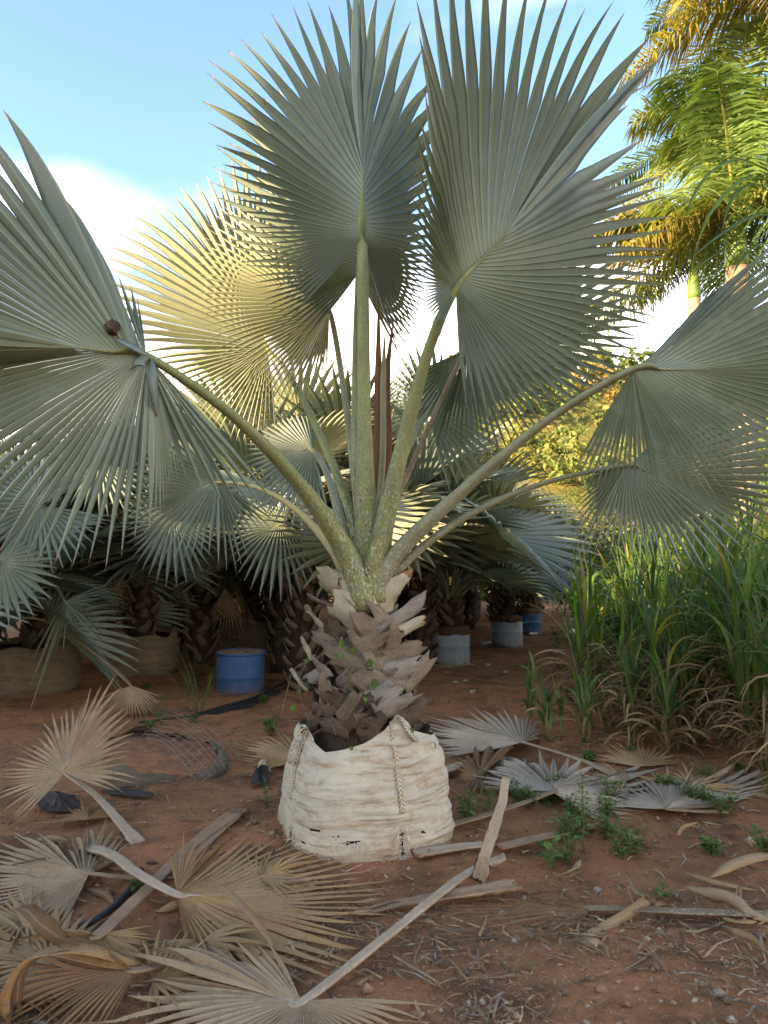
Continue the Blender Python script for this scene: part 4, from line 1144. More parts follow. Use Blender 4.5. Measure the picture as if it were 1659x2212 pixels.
def royal(label, px, pyc, Y, tz, nf, seed, L=2.7, shaft=1.3, tones=GREENS, rt=.17, fixed=()):
    c = A(px, pyc, Y)                       # where the fronds leave the shaft
    t = thing('royal_palm', label, 'palm tree', (c[0], c[1], gz(c[0], c[1])), 'feathery palms beyond the grass')
    zb = c[2] - shaft
    v, f, u = lathe([(rt * 1.15, -.1)] + [(rt * (1.05 + (0.04 if k % 2 else 0)), zb * k / 24) for k in range(1, 24)] + [(rt * 1.03, zb + .01)], (c[0], c[1], 0), 20)
    mesh('trunk', v, f, M['rtrunk'], t, u)
    v, f, u = lathe([(rt * 1.08, zb - .02), (rt * 1.12, zb + .15), (rt * .95, zb + shaft * .5), (rt * .62, zb + shaft * .85), (rt * .35, zb + shaft)], (c[0], c[1], 0), 20)
    mesh('crownshaft', v, f, M['shaft'], t, u)
    r = random.Random(seed)
    for k in range(nf):
        az = k * 2.39996 + r.uniform(-.3, .3) + seed
        e = R_(70 - 88 * k / (nf - 1) + r.uniform(-8, 8))
        frond(t, c + V(0, 0, -.05), V(math.cos(az) * math.cos(e), math.sin(az) * math.cos(e), math.sin(e)), L * r.uniform(.85, 1.1), r.uniform(.32, .55), seed * 100 + k, tones[k % len(tones)])
    for k, (dx, dy, dz, l, s) in enumerate(fixed):
        frond(t, c + V(0, 0, -.05), nrm(V(dx, dy, dz)), l, s, seed * 100 + 50 + k, (0.28, 0.22, 0.05))
    return t
royal('feathery palm with orange sunlit trunk and thick green crownshaft', 1588, 458, 11.8, 0, 13, 1, 3.1, .95, fixed=[(-1, -.1, .1, 2.3, .5), (-1, .3, .45, 3.0, .45)])
royal('taller feathery palm with a bright yellow green crownshaft', 1583, 285, 13.6, 0, 13, 2, 3.0, 1.2)
royal('feathery palm with long golden fronds hanging from the tallest crown', 1715, -60, 12.6, 0, 14, 3, 3.1, 1.2, tones=[(0.30, 0.24, 0.05), (0.24, 0.22, 0.05), (0.12, 0.15, 0.035)], fixed=[(-.8, -.4, .15, 3.2, .7), (-1, .2, .1, 3.0, .65), (-.5, -.8, -.2, 3.0, .6)])
royal('dark feathery palm farther off in front of pale sky', 1497, 560, 21, 0, 12, 4, 2.6, 1.2, tones=[(0.04, 0.075, 0.03), (0.05, 0.08, 0.03)])
#royal('short feathery palm low beside the hillside', 1430, 690, 18, 0, 12, 5, 2.4, 1.0, tones=[(0.07, 0.12, 0.03), (0.10, 0.14, 0.03)])
#royal('feathery palm standing behind the orange trunked one', 1690, 420, 15.5, 0, 13, 6, 3.0, 1.2, tones=[(0.06, 0.10, 0.03), (0.10, 0.14, 0.03)])
#royal('lone feathery palm halfway up the hillside', 1190, 800, 32, 0, 12, 7, 3.0, 1.0, tones=[(0.22, 0.20, 0.05), (0.16, 0.18, 0.04)])

# ------------------------------------------------------------------ leafy shrubs
M['twig'] = plain('twigs', (0.16, 0.11, 0.075), (0.10, 0.07, 0.05), 12, 0.9, 0.3)
def leafy(b, c, rx, rz, n, size, tones, r, hollow=.35):
    cl = [(c + V(r.gauss(0, rx * .5), r.gauss(0, rx * .5), r.gauss(0, rz * .45)), r.uniform(.25, .5) * rx) for _ in range(max(4, n // 40))]
    for _ in range(n):
        cc, cr_ = r.choice(cl)
        d = nrm(V(r.gauss(0, 1), r.gauss(0, 1), r.gauss(0, 1)))
        p = cc + d * cr_ * r.uniform(hollow, 1)
        if p[2] < .03: continue
        a = nrm(V(r.gauss(0, 1), r.gauss(0, 1), r.gauss(-.3, .7))); s = nrm(np.cross(a, nrm(V(r.gauss(0, 1), r.gauss(0, 1), r.gauss(0, 1)))))
        l = size * r.uniform(.6, 1.3); w = l * r.uniform(.25, .42)
        k = np.array(r.choice(tones)) * r.uniform(.7, 1.3)
        nn = np.cross(a, s) * w * .35
        b.add([p, p + a * l * .45 - s * w + nn, p + a * l, p + a * l * .45 + s * w + nn], [(0, 1, 2), (0, 2, 3)], None, k)
def shrub(name, label, loc, rx, rz, n, size, tones, seed, group=None, cat='shrub'):
    r = random.Random(seed)
    loc = V(loc[0], loc[1], gz(loc[0], loc[1]) - .02)
    t = thing(name, label, cat, loc, group)
    b = MB()
    for k in range(14):
        a = r.uniform(0, 6.3); q = r.uniform(.2, 1)
        e = loc + V(rx * .8 * q * math.cos(a), rx * .8 * q * math.sin(a), rz * r.uniform(1.0, 1.8))
        b.add(*tube([loc + V(.05 * math.cos(a), .05 * math.sin(a), 0), (loc + e) / 2 + V(r.uniform(-.1, .1), r.uniform(-.1, .1), .1), e], [.014, .008, .003], 7, 5))
    tag(b.build('branches', M['twig'], t), None, None, None, 'stuff')
    b = MB()
    leafy(b, loc + V(0, 0, rz), rx, rz, n, size, tones, r)
    tag(b.build('foliage', M['foliage'], t, smooth=False), None, None, None, 'stuff')
    return t
DG = [(0.06, 0.085, 0.025), (0.085, 0.105, 0.035), (0.045, 0.065, 0.02), (0.12, 0.09, 0.04)]
BR = 'dense brush behind the tall grass'
for k, (x, y, rx, rz) in enumerate([(3.9, 12.6, 1.1, 1.1), (5.0, 11.4, 1.2, 1.2), (4.6, 14.6, 1.3, 1.3), (6.2, 13.2, 1.3, 1.5), (5.6, 16.5, 1.4, 1.6), (7.3, 15.5, 1.4, 1.8), (5.2, 19.5, 1.5, 1.8), (7.2, 19.5, 1.7, 2.2), (9.3, 18.5, 1.8, 2.4), (7.4, 11.2, 1.2, 1.7), (8.4, 13.0, 1.3, 2.0)]):
    shrub('shrub', 'dense twiggy brush behind the tall grass', (x, y), rx, rz, 1500, .085, DG, 40 + k, BR)
HG = [(0.17, 0.21, 0.06), (0.24, 0.23, 0.07), (0.13, 0.17, 0.05), (0.30, 0.22, 0.08), (0.08, 0.11, 0.035)]
b = MB(); r = random.Random(21)
for k in range(330):
    y = r.uniform(25, 62); x = r.uniform(-10, 34) * (.5 + y / 80)
    s = r.uniform(.7, 1.5) * (.7 + y / 60)
    leafy(b, V(x, y, hill_z(x, y) + s * .5), s, s * .8, 230, .24 * s, [r.choice(HG), r.choice(HG)], r, .5)
tag(b.build('hillside_scrub', M['foliage'], smooth=False), 'yellow green sunlit scrub covering the hillside', 'scrub', None, 'stuff')

# ------------------------------------------------------------------ tall grass
GT = [(0.085, 0.15, 0.03), (0.12, 0.20, 0.035), (0.06, 0.115, 0.03), (0.16, 0.22, 0.045), (0.065, 0.115, 0.05)]
DT = [(0.29, 0.19, 0.095), (0.23, 0.145, 0.07), (0.16, 0.10, 0.055), (0.33, 0.23, 0.12)]
def blade(b, p, az, L, e0, e1, w, col, n=8, gmin=None, tw=0.0):
    d = V(math.cos(az), math.sin(az), 0); sd_ = V(-d[1], d[0], 0)
    v, u, f = [], [], []
    q = np.array(p, float)
    for i in range(n):
        t = i / (n - 1)
        e = e0 + (e1 - e0) * t ** 1.3
        ww = w * (0.55 + 1.4 * t) if t < .25 else w * .9 * (1 - ((t - .25) / .75) ** 1.8)
        ww = max(ww, .0006)
        tg = d * math.cos(e) + V(0, 0, math.sin(e)); nn = nrm(np.cross(sd_, tg))
        s2 = sd_ * math.cos(tw * t) + nn * math.sin(tw * t)
        m = q.copy()
        if gmin is not None and m[2] < gmin: m[2] = gmin
        v += [m - s2 * ww + nn * ww * .45, m, m + s2 * ww + nn * ww * .45]
        u += [(0, t), (.5, t), (1, t)]
        q = q + tg * L / (n - 1)
    for i in range(n - 1):
        k = 3 * i
        f += [(k, k + 1, k + 4, k + 3), (k + 1, k + 2, k + 5, k + 4)]
    if b is None: return v, f, u
    b.add(v, f, u, col)
def clump(label, x, y, h, ncane, nbl, ndry, seed, group='clumps of tall cane grass', spread=.28, single=False, dryh=.6):
    r = random.Random(seed)
    z = gz(x, y) - .015
    t = thing('cane_grass', label, 'grass', (x, y, z), group)
    canes, gb, db = MB(), MB(), MB()
    for k in range(ncane):
        a = r.uniform(0, 6.3); s = spread * math.sqrt(r.random())
        p0 = V(x + s * math.cos(a), y + s * math.sin(a), z)
        hh = h * r.uniform(.45, .75)
        lean = r.uniform(.02, .28)
        p1 = p0 + V(math.cos(a) * lean * hh, math.sin(a) * lean * hh, hh)
        canes.add(*tube([p0, (p0 + p1) / 2 + V(r.uniform(-.03, .03), r.uniform(-.03, .03), 0), p1], [.010, .008, .005], 8, 6), c=np.array((0.17, 0.17, 0.06)) * r.uniform(.7, 1.2))
        for j in range(nbl):
            q = r.uniform(.25, 1.0)
            pb = p0 + (p1 - p0) * q
            col = np.array(r.choice(GT)) * r.uniform(.75, 1.2)
            if r.random() < .035: col = np.array((0.34, 0.26, 0.06))
            up = r.random() < .35
            args = (pb, r.uniform(0, 6.3), h * r.uniform(.35, .62), R_(r.uniform(70, 88)), R_(r.uniform(40, 75)) if up else R_(r.uniform(-75, 10)), r.uniform(.012, .025), col)
            if single and len(t.children) < 40:
                v, f, u = blade(None, *args)
                mesh('grass_blade', v, f, M['grass'], t, u, col=np.tile(col, (len(v), 1)))
            else: blade(gb, *args)
        for j in range(ndry):
            q = r.uniform(.05, dryh)
            pb = p0 + (p1 - p0) * q
            blade(db, pb, r.uniform(0, 6.3), h * r.uniform(.2, .45), R_(r.uniform(10, 75)), R_(r.uniform(-95, -60)), r.uniform(.009, .018), np.array(r.choice(DT)) * r.uniform(.7, 1.15), 8, z + .02, r.uniform(-2, 2))
    tag(canes.build('canes', M['dry'], t), None, None, None, 'stuff')
    if gb.v: tag(gb.build('green_blades', M['grass'], t), None, None, None, 'stuff')
    if db.v: tag(db.build('dry_blades', M['dry'], t), None, None, None, 'stuff')
    return t
clump('upright bright green grass clump with dry brown skirt at the edge of the bare earth', 2.2, 6.85, 1.75, 9, 6, 9, 1, single=True)
clump('low arching grass tuft where the bare earth meets the tall grass', 1.62, 6.5, .72, 8, 5, 1, 2, None, .2)
clump('small young grass tuft beside the grey fallen leaf', 1.45, 7.1, .55, 6, 4, 1, 3, None, .2)
r = random.Random(5)
for k, (x, y, h) in enumerate([(2.75, 6.2, 1.7), (3.1, 5.7, 1.9), (3.35, 6.5, 2.3), (2.9, 7.2, 2.0), (3.6, 7.4, 2.5), (2.5, 8.0, 1.7), (3.2, 8.4, 2.1), (4.0, 8.2, 2.7), (2.9, 9.2, 1.7), (3.8, 9.4, 2.4), (4.6, 9.3, 2.9), (3.5, 10.5, 1.8), (4.4, 10.6, 2.5), (5.4, 10.2, 3.1),
                               (2.35, 6.15, 1.2), (3.0, 5.2, 1.7), (3.3, 4.9, 2.1)]):
    clump('tall green cane grass with dry brown lower leaves', x, y, h, 12, 8, 16 if y < 7.6 else 5, 10 + k, 'stand of tall cane grass')
# the tall cane that leans in over the right-hand leaf
cx_, cy_ = 2.75, 4.35
t = thing('cane_grass', 'very tall arching cane with long glossy blades over the level palm leaf', 'grass', (cx_, cy_, gz(cx_, cy_)))
b = MB()
b.add(*tube([V(cx_, cy_, 0), V(cx_ - .05, cy_, 1.8), V(cx_ - .18, cy_ + .05, 3.5)], [.014, .012, .006], 14, 7), c=(.17, .18, .06))
b.build('canes', M['dry'], t)
for k, (px, py, pts, w) in enumerate([(1675, 375, [(1600, 345), (1540, 370), (1500, 420), (1480, 480)], .018), (1690, 400, [(1620, 385), (1570, 420), (1530, 470), (1500, 545)], .02), (1690, 440, [(1640, 400), (1600, 410), (1575, 445), (1560, 500)], .018),
                                      (1700, 420, [(1640, 360), (1590, 350), (1550, 362)], .014), (1700, 480, [(1650, 465), (1600, 480), (1540, 520), (1490, 560)], .018), (1690, 520, [(1640, 530), (1600, 565), (1580, 600)], .012), (1690, 350, [(1640, 345), (1590, 336), (1540, 340)], .016),
                                      (1690, 560, [(1640, 555), (1580, 540), (1530, 560), (1490, 600)], .010)]):
    P = [A(px, py, cy_)] + [A(x, y, cy_ - .12 * (i + 1)) for i, (x, y) in enumerate(pts)]
    P[0] = V(cx_ - .15, cy_, P[0][2]) if k % 2 else P[0]
    v, f, u = ribbon(P, w * 2, V(.1, .8, .6), .0015, 18, w1=[.5, 1, 1, .7, .05], cup=.12)
    mesh('grass_blade', v, f, M['grass'], t, u, col=np.tile(np.array(GT[k % 5]) * np.array((1.9, 1.6, .8)), (len(v), 1)))

# ------------------------------------------------------------------ fallen leaves and stalks
def gring(zf, pts):
    idx = [i for i, p in enumerate(pts) if len(p) > 2]
    return [G(*zf(p[0], p[1]), float(np.interp(i, idx, [pts[j][2] for j in idx]))) for i, p in enumerate(pts)]
DS = dict(fuse=.56, pleat=.42, jit=.11, curl=.17, droop=.05, wide=1.15, groove=.4, zmin=.02, c0=.15, sigma=.15, split=.25)
def fallen(label, H, ctrl, n, costa, mat, pet, prad, pmat, flat=.6, single=True, name='fallen_leaf', **kw):
    loc = (H[0], H[1], gz(H[0], H[1]))
    t = thing(name, label, 'dead leaf', loc, 'fallen fan leaves on the ground')
    k = dict(DS); k.update(kw)
    put_leaf(t, H, ctrl, n, costa, mat, pet, prad, pmat, single, flat=flat, leafname=None, wob=0.22, **k)
    return t
Y = 4.55
fallen('dry fan leaf standing half upright with its grey stalk pointing at the bag', G(140, 1668, .25), [A(*z9(x, y), Y + d) for x, y, d in [(140, 1040, -.25), (0, 960, -.15), (-60, 890, -.1), (-60, 820, 0), (0, 740, .1), (20, 700, .15), (110, 640, .2), (225, 550, .3),
       (260, 500, .3), (290, 410, .35), (370, 390, .35), (450, 345, .35), (535, 250, .3), (630, 190, .3), (695, 190, .25), (710, 335, .2), (765, 430, .15), (795, 540, .1), (765, 620, .05), (795, 765, 0), (670, 890, -.15)]], 44, 12, 'dead_grey',
       [G(*z9(815, 1195), .03), G(*z9(720, 1085), .08), G(*z9(560, 910), .14)], (.045, .02), 'petiole_dead')
fallen('flat pale dry fan leaf with crossed stalk under the grey one', G(*z10(385, 287), .07), gring(z10, [(240, 555, .02), (120, 560, .02), (0, 555, .03), (-130, 480, .03), (-200, 370, .05), (-200, 230, .06), (-90, 130, .08), (0, 105, .10), (75, 45, .12), (220, 75, .1), (300, 140, .1), (335, 50, .12), (390, 60, .12), (425, 45, .1),
       (480, 60, .08), (545, 120, .05), (570, 190, .03)]), 40, 6, 'dead_grey', [G(*z10(690, 318), .03), G(*z10(530, 303), .05)], (.02, .016), 'petiole_tan')
fallen('big tan dry fan leaf spreading towards the bag with stiff folded segments', G(*z10(762, 378), .10), gring(z10, [(700, 180, .1), (740, 130, .16), (835, 90, .2), (930, 150, .15), (1020, 115, .1), (1180, 125, .06), (1390, 180, .03), (1480, 215, .02), (1620, 270, .02), (1680, 340, .03), (1670, 430, .05), (1590, 540, .08),
       (1640, 650, .05), (1640, 740, .03), (1580, 770, .02), (1530, 810, .02), (1450, 845, .02), (1340, 790, .03), (1200, 740, .05), (1050, 700, .06), (900, 680, .05), (800, 640, .03)]), 44, 10, 'dead_orange',
       [G(*z10(362, 175), .05), G(*z10(470, 200), .10), G(*z10(600, 290), .12)], (.042, .024), 'petiole_dead', c0=.12)
fallen('pale dry fan leaf under the long grey stalk in the open earth', G(*z10(1312, 838), .07), gring(z10, [(1195, 600, .10), (1090, 590, .08), (1000, 610, .08), (900, 630, .08), (700, 600, .1), (470, 590, .1), (480, 650, .08), (560, 700, .06), (620, 780, .04), (540, 880, .03), (380, 930, .03), (400, 1020, .02), (560, 1110, .02), (800, 1190, .02), (1050, 1220, .02),
       (1300, 1190, .03), (1500, 1120, .03), (1650, 1040, .04), (1780, 960, .05), (1880, 900, .05), (1900, 850, .06)]), 46, 8, 'dead_grey',
       [G(1085, 1852, .03), G(1000, 1892, .05), G(830, 2025, .07)], (.027, .019), 'petiole_dead', .9)
fallen('curled dark brown dead leaf heaped in the litter', G(*z10(585, 705), .10), gring(z10, [(470, 600, .2), (330, 560, .22), (150, 590, .24), (0, 610, .2), (-80, 690, .15), (-100, 790, .1), (-60, 900, .05), (60, 980, .02), (200, 1030, .02), (340, 1020, .02), (470, 960, .02)]), 32, 4, 'dead_brown',
       [G(*z10(860, 640), .02), G(*z10(720, 680), .05)], (.03, .02), 'petiole_tan', bend=.10, curl=.2)
fallen('ochre dry leaf with a long flat stalk lying towards the bag', G(*z10(432, 548), .09), gring(z10, [(640, 500, .06), (715, 560, .08), (690, 620, .05), (640, 690, .02), (520, 690, .02), (420, 650, .05), (250, 650, .05), (60, 640, .04), (-20, 590, .06), (40, 560, .10), (200, 545, .12), (330, 540, .12)]), 26, 7, 'dead_orange',
       [G(*z10(1022, 22), .06), G(*z10(860, 140), .05), G(*z10(620, 370), .06)], (.055, .03), 'petiole_tan', .4)
fallen('silvery dry fan leaf beside the bag at the foot of the grass', G(*z11(600, 440), .10), gring(z11, [(235, 492, .02), (180, 430, .03), (140, 385, .05), (150, 335, .06), (215, 300, .08), (330, 300, .12), (440, 290, .16), (520, 275, .2), (590, 285, .2), (640, 305, .18), (680, 350, .12), (700, 410, .05)]), 32, 4, 'dead_silver',
       [G(*z11(1000, 580), .03), G(*z11(860, 520), .05), G(*z11(720, 475), .08)], (.03, .02), 'petiole_dead', grow=1.16)
fallen('overlapping pale dry fan leaf with a brown flat stalk ending at the bag', G(*z11(728, 655), .10), gring(z11, [(640, 700, .02), (480, 660, .02), (345, 632, .03), (365, 590, .06), (430, 530, .1), (520, 450, .08), (600, 465, .1), (690, 485, .1), (740, 505, .1), (800, 510, .1), (870, 525, .1), (960, 550, .09), (1150, 515, .07), (1165, 580, .06), (1140, 640, .04), (1080, 710, .02),
       (1000, 770, .01), (915, 780, .01), (850, 740, .01)]), 38, 8, 'dead_silver', [G(*z11(70, 868), .05), G(*z11(260, 805), .05), G(*z11(520, 730), .05)], (.05, .022), 'petiole_tan', .4, grow=1.16)
fallen('grey weathered fan leaf collapsed against the foot of the tall grass', G(*z11(1222, 728), .06), gring(z11, [(960, 700, .02), (1000, 640, .05), (1090, 620, .06), (1140, 570, .08), (1190, 560, .1), (1250, 565, .1), (1330, 565, .1), (1420, 545, .1), (1550, 500, .12), (1650, 510, .1), (1680, 610, .06), (1600, 680, .03), (1450, 715, .02)]), 34, 6, 'dead_silver',
       [G(*z11(1480, 740), .02), G(*z11(1350, 738), .03)], (.022, .016), 'petiole_tan', grow=1.16)
fallen('dry fan leaf poking out from behind the bag', G(655, 1640, .10), gring(ident, [(560, 1660, .02), (515, 1640, .02), (490, 1612, .05), (505, 1590, .08), (540, 1575, .1), (580, 1565, .12), (620, 1560, .12)]), 16, 3, 'dead', [G(690, 1660, .02), G(675, 1650, .06)], (.02, .016), 'petiole_tan', single=False)
fallen('shredded brown frond flattened into the litter on a long brown stalk', G(*z12(985, 385), .04), gring(z12, [(860, 540, .01), (700, 470, .015), (480, 490, .015), (330, 450, .015), (360, 415, .02), (450, 350, .03), (560, 330, .04), (660, 320, .05), (730, 270, .04), (800, 255, .03), (900, 270, .03)]), 46, 4, 'dead_brown',
       [G(*z12(1720, 412), .02), G(*z12(1400, 400), .03), G(*z12(1150, 390), .04)], (.035, .024), 'petiole_brown', .35, False, fuse=.18, wide=.7, jit=.2, curl=.2, c0=.05)
fallen('grey dried leaf on a snapped tan stalk drooping behind the wire', A(*z6(772, 1928), 7.3), [A(*z6(x, y), 7.3 + d) for x, y, d in [(560, 2010, .2), (600, 2050, .1), (650, 2120, 0), (740, 2140, -.1), (830, 2130, -.1), (900, 2105, 0), (960, 2060, .1), (990, 2010, .2)]], 24, 4, 'dead_grey',
       [A(*z6(190, 1520), 8.1), A(*z6(330, 1580), 7.9), A(*z6(560, 1740), 7.6)], (.018, .012), 'petiole_tan', single=False, fuse=.45)
# hidden under-layer of more dead leaves on the left and right heaps
fallen('brown dry leaf lying under the curled heap', G(120, 2075, .05), gring(ident, [(250, 2000, .05), (150, 1960, .08), (20, 1950, .05), (-60, 2010, .04), (-80, 2090, .03), (-20, 2170, .02), (80, 2200, .02), (220, 2180, .02)]), 28, 3, 'dead', None, (.03, .02), 'petiole_tan', single=False)
fallen('grey dry leaf buried beneath the overlapping pale fans', G(1040, 1680, .03), gring(ident, [(1130, 1610, .05), (1060, 1600, .06), (1010, 1625, .05), (985, 1660, .03), (1000, 1700, .02), (1050, 1720, .02)]), 20, 2, 'dead_brown', None, (.03, .02), 'petiole_tan', single=False)
fallen('grey dry leaf behind the collapsed fan by the grass', G(1390, 1655, .05), gring(ident, [(1250, 1640, .02), (1285, 1610, .1), (1330, 1590, .14), (1380, 1600, .12), (1440, 1610, .1), (1480, 1640, .05)]), 20, 3, 'dead', None, (.03, .02), 'petiole_tan', single=False)

def stalk(label, pts, rad, mat, flat=.5, n=16, up=None, groove=.6, cat='dead stalk', cut='cut', cl=.06):
    loc = pts[0]
    t = thing('leaf_stalk', label, cat, (loc[0], loc[1], gz(loc[0], loc[1])), 'cut leaf stalks on the ground')
    v, f, u = tube(pts, rad, n * 2, 14, flat, up, groove=groove, wob=0.2)
    mesh('stalk', v, f, M[mat], t, u)
    e = [pts[0] + (pts[0] - pts[1]) * .02, pts[0] - (pts[0] - pts[1]) * cl]
    v, f, u = tube(e, [rad[0] * 1.02, rad[0] * 1.03], 4, 12, flat, up, groove=groove)
    mesh('cut_end', v, f, M[cut], t, u)
    return t
M['sheet'] = plain('black_plastic_sheet', (0.022, 0.021, 0.021), (0.045, 0.036, 0.03), 7, 0.6, 0.8)
M['cut'] = plain('cut_end_orange', (0.30, 0.13, 0.06), (0.17, 0.08, 0.04), 40, 0.9, 0.6)
stalk('pale grooved stalk propped up with a blackened foot', [G(1034, 1906, .02), A(1048, 1850, 3.57), A(1066, 1790, 3.60), A(1084, 1735, 3.64), A(1093, 1680, 3.68)], [.042, .03, .027, .024, .02], 'petiole_dead', .45, 18, V(-.6, -1, .2), cut='sheet', cl=.75)
stalk('tan wide stalk lying under the long grey stalk', [G(1116, 1908, .055), G(1000, 1927, .04), G(880, 1947, .03), G(770, 1972, .02)], [.055, .04, .032, .025], 'petiole_tan', .55)
stalk('short split stalk with a torn orange end touching the bag', [G(897, 1842, .035), G(960, 1832, .03), G(1045, 1822, .03)], [.05, .045, .03], 'petiole_dead', .5)
stalk('brown half buried stalk lying beyond the weeds', [G(1080, 1828, .02), G(1180, 1805, .02), G(1290, 1782, .015)], [.04, .035, .025], 'petiole_tan', .4)
stalk('flat grey stalk behind the bag beside the pale fans', [G(940, 1668, .03), G(1000, 1650, .03), G(1060, 1632, .03)], [.06, .05, .04], 'petiole_dead', .4)
stalk('dark grey stalk lying among the litter under the tan leaf', [G(520, 1745, .05), G(430, 1830, .05), G(370, 1895, .04)], [.05, .045, .03], 'petiole_tan', .45)
def strip(label, pts, w, mat, twist=(0, 1.2, .2, 1.5), group='loose dry leaf strips'):
    P = [G(x, y, z) for x, y, z in pts]
    t = ribbon(P, w, V(.2, 1, .3), .003, 26, w1=[.25, 1, 1, .8, .15], twist=list(twist), cup=.15)
    o = mesh('leaf_strip', t[0], t[1], M[mat], None, t[2], loc=tuple(P[0]))
    return tag(o, label, 'dead leaf', group)
strip('long curled tan strip bent like a hook in open litter', [(1190, 2045, .01), (1260, 2025, .02), (1340, 1985, .03), (1385, 1955, .05), (1395, 1940, .07), (1372, 1925, .05), (1355, 1885, .02)], .045, 'dead', (0, .3, 1, .6, 1.4))
strip('arched pale strip lying towards the weeds', [(1535, 1895, .01), (1580, 1868, .04), (1640, 1850, .05), (1700, 1848, .02)], .05, 'dead', (0, .4, .1))
strip('twisted pale strip crossing the brown stalk', [(1480, 1915, .03), (1540, 1930, .05), (1590, 1945, .06), (1630, 1975, .03), (1680, 1995, .01)], .05, 'dead_grey', (0, .9, .2, 1))
strip('thin forked tan strip beside the twisted one', [(1480, 1885, .01), (1545, 1905, .02), (1640, 1925, .01)], .025, 'dead', (0, .5, .1))
strip('narrow tan strip pointing at the camera side of the stalk', [(1560, 2000, .01), (1620, 2025, .02), (1659, 2060, .01)], .03, 'dead', (0, .5, .1))
strip('thick rolled brown strip arching over the heap', [(300, 2085, .08), (180, 2055, .22), (70, 2075, .26), (15, 2150, .16), (15, 2215, .02)], .06, 'dead_orange', (0, .6, .2, .8))
strip('second rolled strip hanging beside the thick one', [(260, 2060, .1), (140, 2050, .25), (50, 2100, .2), (40, 2190, .03), (70, 2210, .02)], .045, 'dead_brown', (0, .5, .9))
strip('dark upright curled strip above the heap', [(150, 2040, .06), (90, 2000, .18), (60, 1970, .22), (38, 1962, .2)], .09, 'dead_brown', (0, .3, .5))
strip('short tan strip standing near the bag corner', [(585, 1870, .01), (610, 1835, .03), (640, 1800, .05)], .03, 'dead', (0, .5))
strip('stiff grey blade sticking up from the tan fan', [(590, 2045, .03), (540, 1980, .14), (478, 1910, .2)], .05, 'dead', (0, .4, .2))

r = random.Random(77)
for k, (hx, hy, a0, R0, mt) in enumerate([(60, 1990, 200, 150, 'dead'), (330, 2120, 20, 170, 'dead_orange'), (430, 2030, 300, 150, 'dead'), (560, 1900, 40, 120, 'dead_orange'), (190, 1770, 120, 100, 'dead_brown'), (1500, 1700, 60, 110, 'dead'), (1350, 1690, 160, 100, 'dead_grey'), (30, 2150, 330, 160, 'dead_brown')]):
    H = G(hx, hy, .04)
    tips = []
    for q in range(9):
        a = R_(a0 - 100 + 25 * q)
        L = R0 * H[1] / FD * r.uniform(.85, 1.1)
        tips.append(H + V(math.cos(a) * L, math.sin(a) * L, r.uniform(-.02, .06)))
    fallen(['crumpled dry fan half under the curled brown heap', 'flattened ochre fan under the pale leaf', 'tan fan wedged between the two big dry leaves', 'broken ochre fan poking out under the tan leaf tips', 'dark rotten fan under the half upright leaf stalk',
            'tan fan collapsed on the grass edge', 'pale fan overlapped by the collapsed grey one', 'dark brown fan at the bottom of the heap'][k], H, tips, 20, 4, mt, None, (.02, .01), 'petiole_tan', single=False, curl=.35, jit=.25, droop=.1, fuse=.42)
for k in range(26):
    px, py = (r.uniform(0, 620), r.uniform(1760, 2200)) if k < 18 else (r.uniform(1150, 1640), r.uniform(1700, 2150))
    a = r.uniform(0, 6.3); L = r.uniform(40, 110)
    strip('loose dry leaf strip scattered on the earth', [(px, py, .015), (px + L * .5 * math.cos(a), py + L * .25 * math.sin(a), r.uniform(.02, .06)), (px + L * math.cos(a + .3), py + L * .5 * math.sin(a + .3), .015)], r.uniform(.018, .04), r.choice(['dead', 'dead_brown', 'dead_grey', 'dead_orange']), (0, r.uniform(.2, 1.2), r.uniform(0, .8)), 'loose dry leaf strips scattered on the earth')

# ------------------------------------------------------------------ pipe, sheet, wire, scraps
M['pipe'] = plain('black_pipe', (0.018, 0.018, 0.02), (0.03, 0.028, 0.026), 10, 0.5, 0.1)
def pipe(label, pts, rad):
    P = [G(x, y, .02) for x, y in pts]
    v, f, u = tube(P, [rad], 40, 8)
    tag(mesh('irrigation_pipe', v, f, M['pipe'], None, u, loc=tuple(P[0])), label, 'pipe', 'black irrigation pipes')
pipe('black irrigation pipe running past the blue drum', [(410, 1548), (470, 1530), (540, 1510), (600, 1482), (660, 1455), (760, 1425)], .014)
pipe('second thin black pipe under the blue drum', [(300, 1560), (420, 1545), (520, 1522), (640, 1478)], .009)
pipe('short bent black hose between the dead leaves', [(150, 2010), (210, 1985), (260, 1945), (290, 1910), (305, 1880)], .016)
def scrap(name, label, cat, pts, mat, seed, z=.012, amp=.03, group=None):
    r = random.Random(seed)
    P = [G(x, y, 0) for x, y in pts]
    c = sum(P) / len(P)
    v = [V(c[0], c[1], gz(c[0], c[1]) + z + amp)]
    for ringk in (.5, 1.0):
        for i in range(len(P) * 3):
            a, bb = P[i // 3], P[(i // 3 + 1) % len(P)]
            q = c + (a + (bb - a) * (i % 3) / 3 - c) * ringk * (1 + r.uniform(-.08, .08))
            v.append(V(q[0], q[1], gz(q[0], q[1]) + z + amp * r.random() * (1.2 - .8 * ringk)))
    m = len(P) * 3
    f = [(0, 1 + i, 1 + (i + 1) % m) for i in range(m)] + [(1 + i, 1 + m + i, 1 + m + (i + 1) % m, 1 + (i + 1) % m) for i in range(m)]
    base = len(v)
    v2 = v + [p - V(0, 0, .004) for p in v]
    f2 = f + [tuple(base + k for k in reversed(q)) for q in f]
    f2 += [(1 + m + (i + 1) % m, 1 + m + i, base + 1 + m + i, base + 1 + m + (i + 1) % m) for i in range(m)]
    o = mesh(name, v2, f2, M[mat], None, None, False, loc=(c[0], c[1], gz(c[0], c[1])))
    return tag(o, label, cat, group)
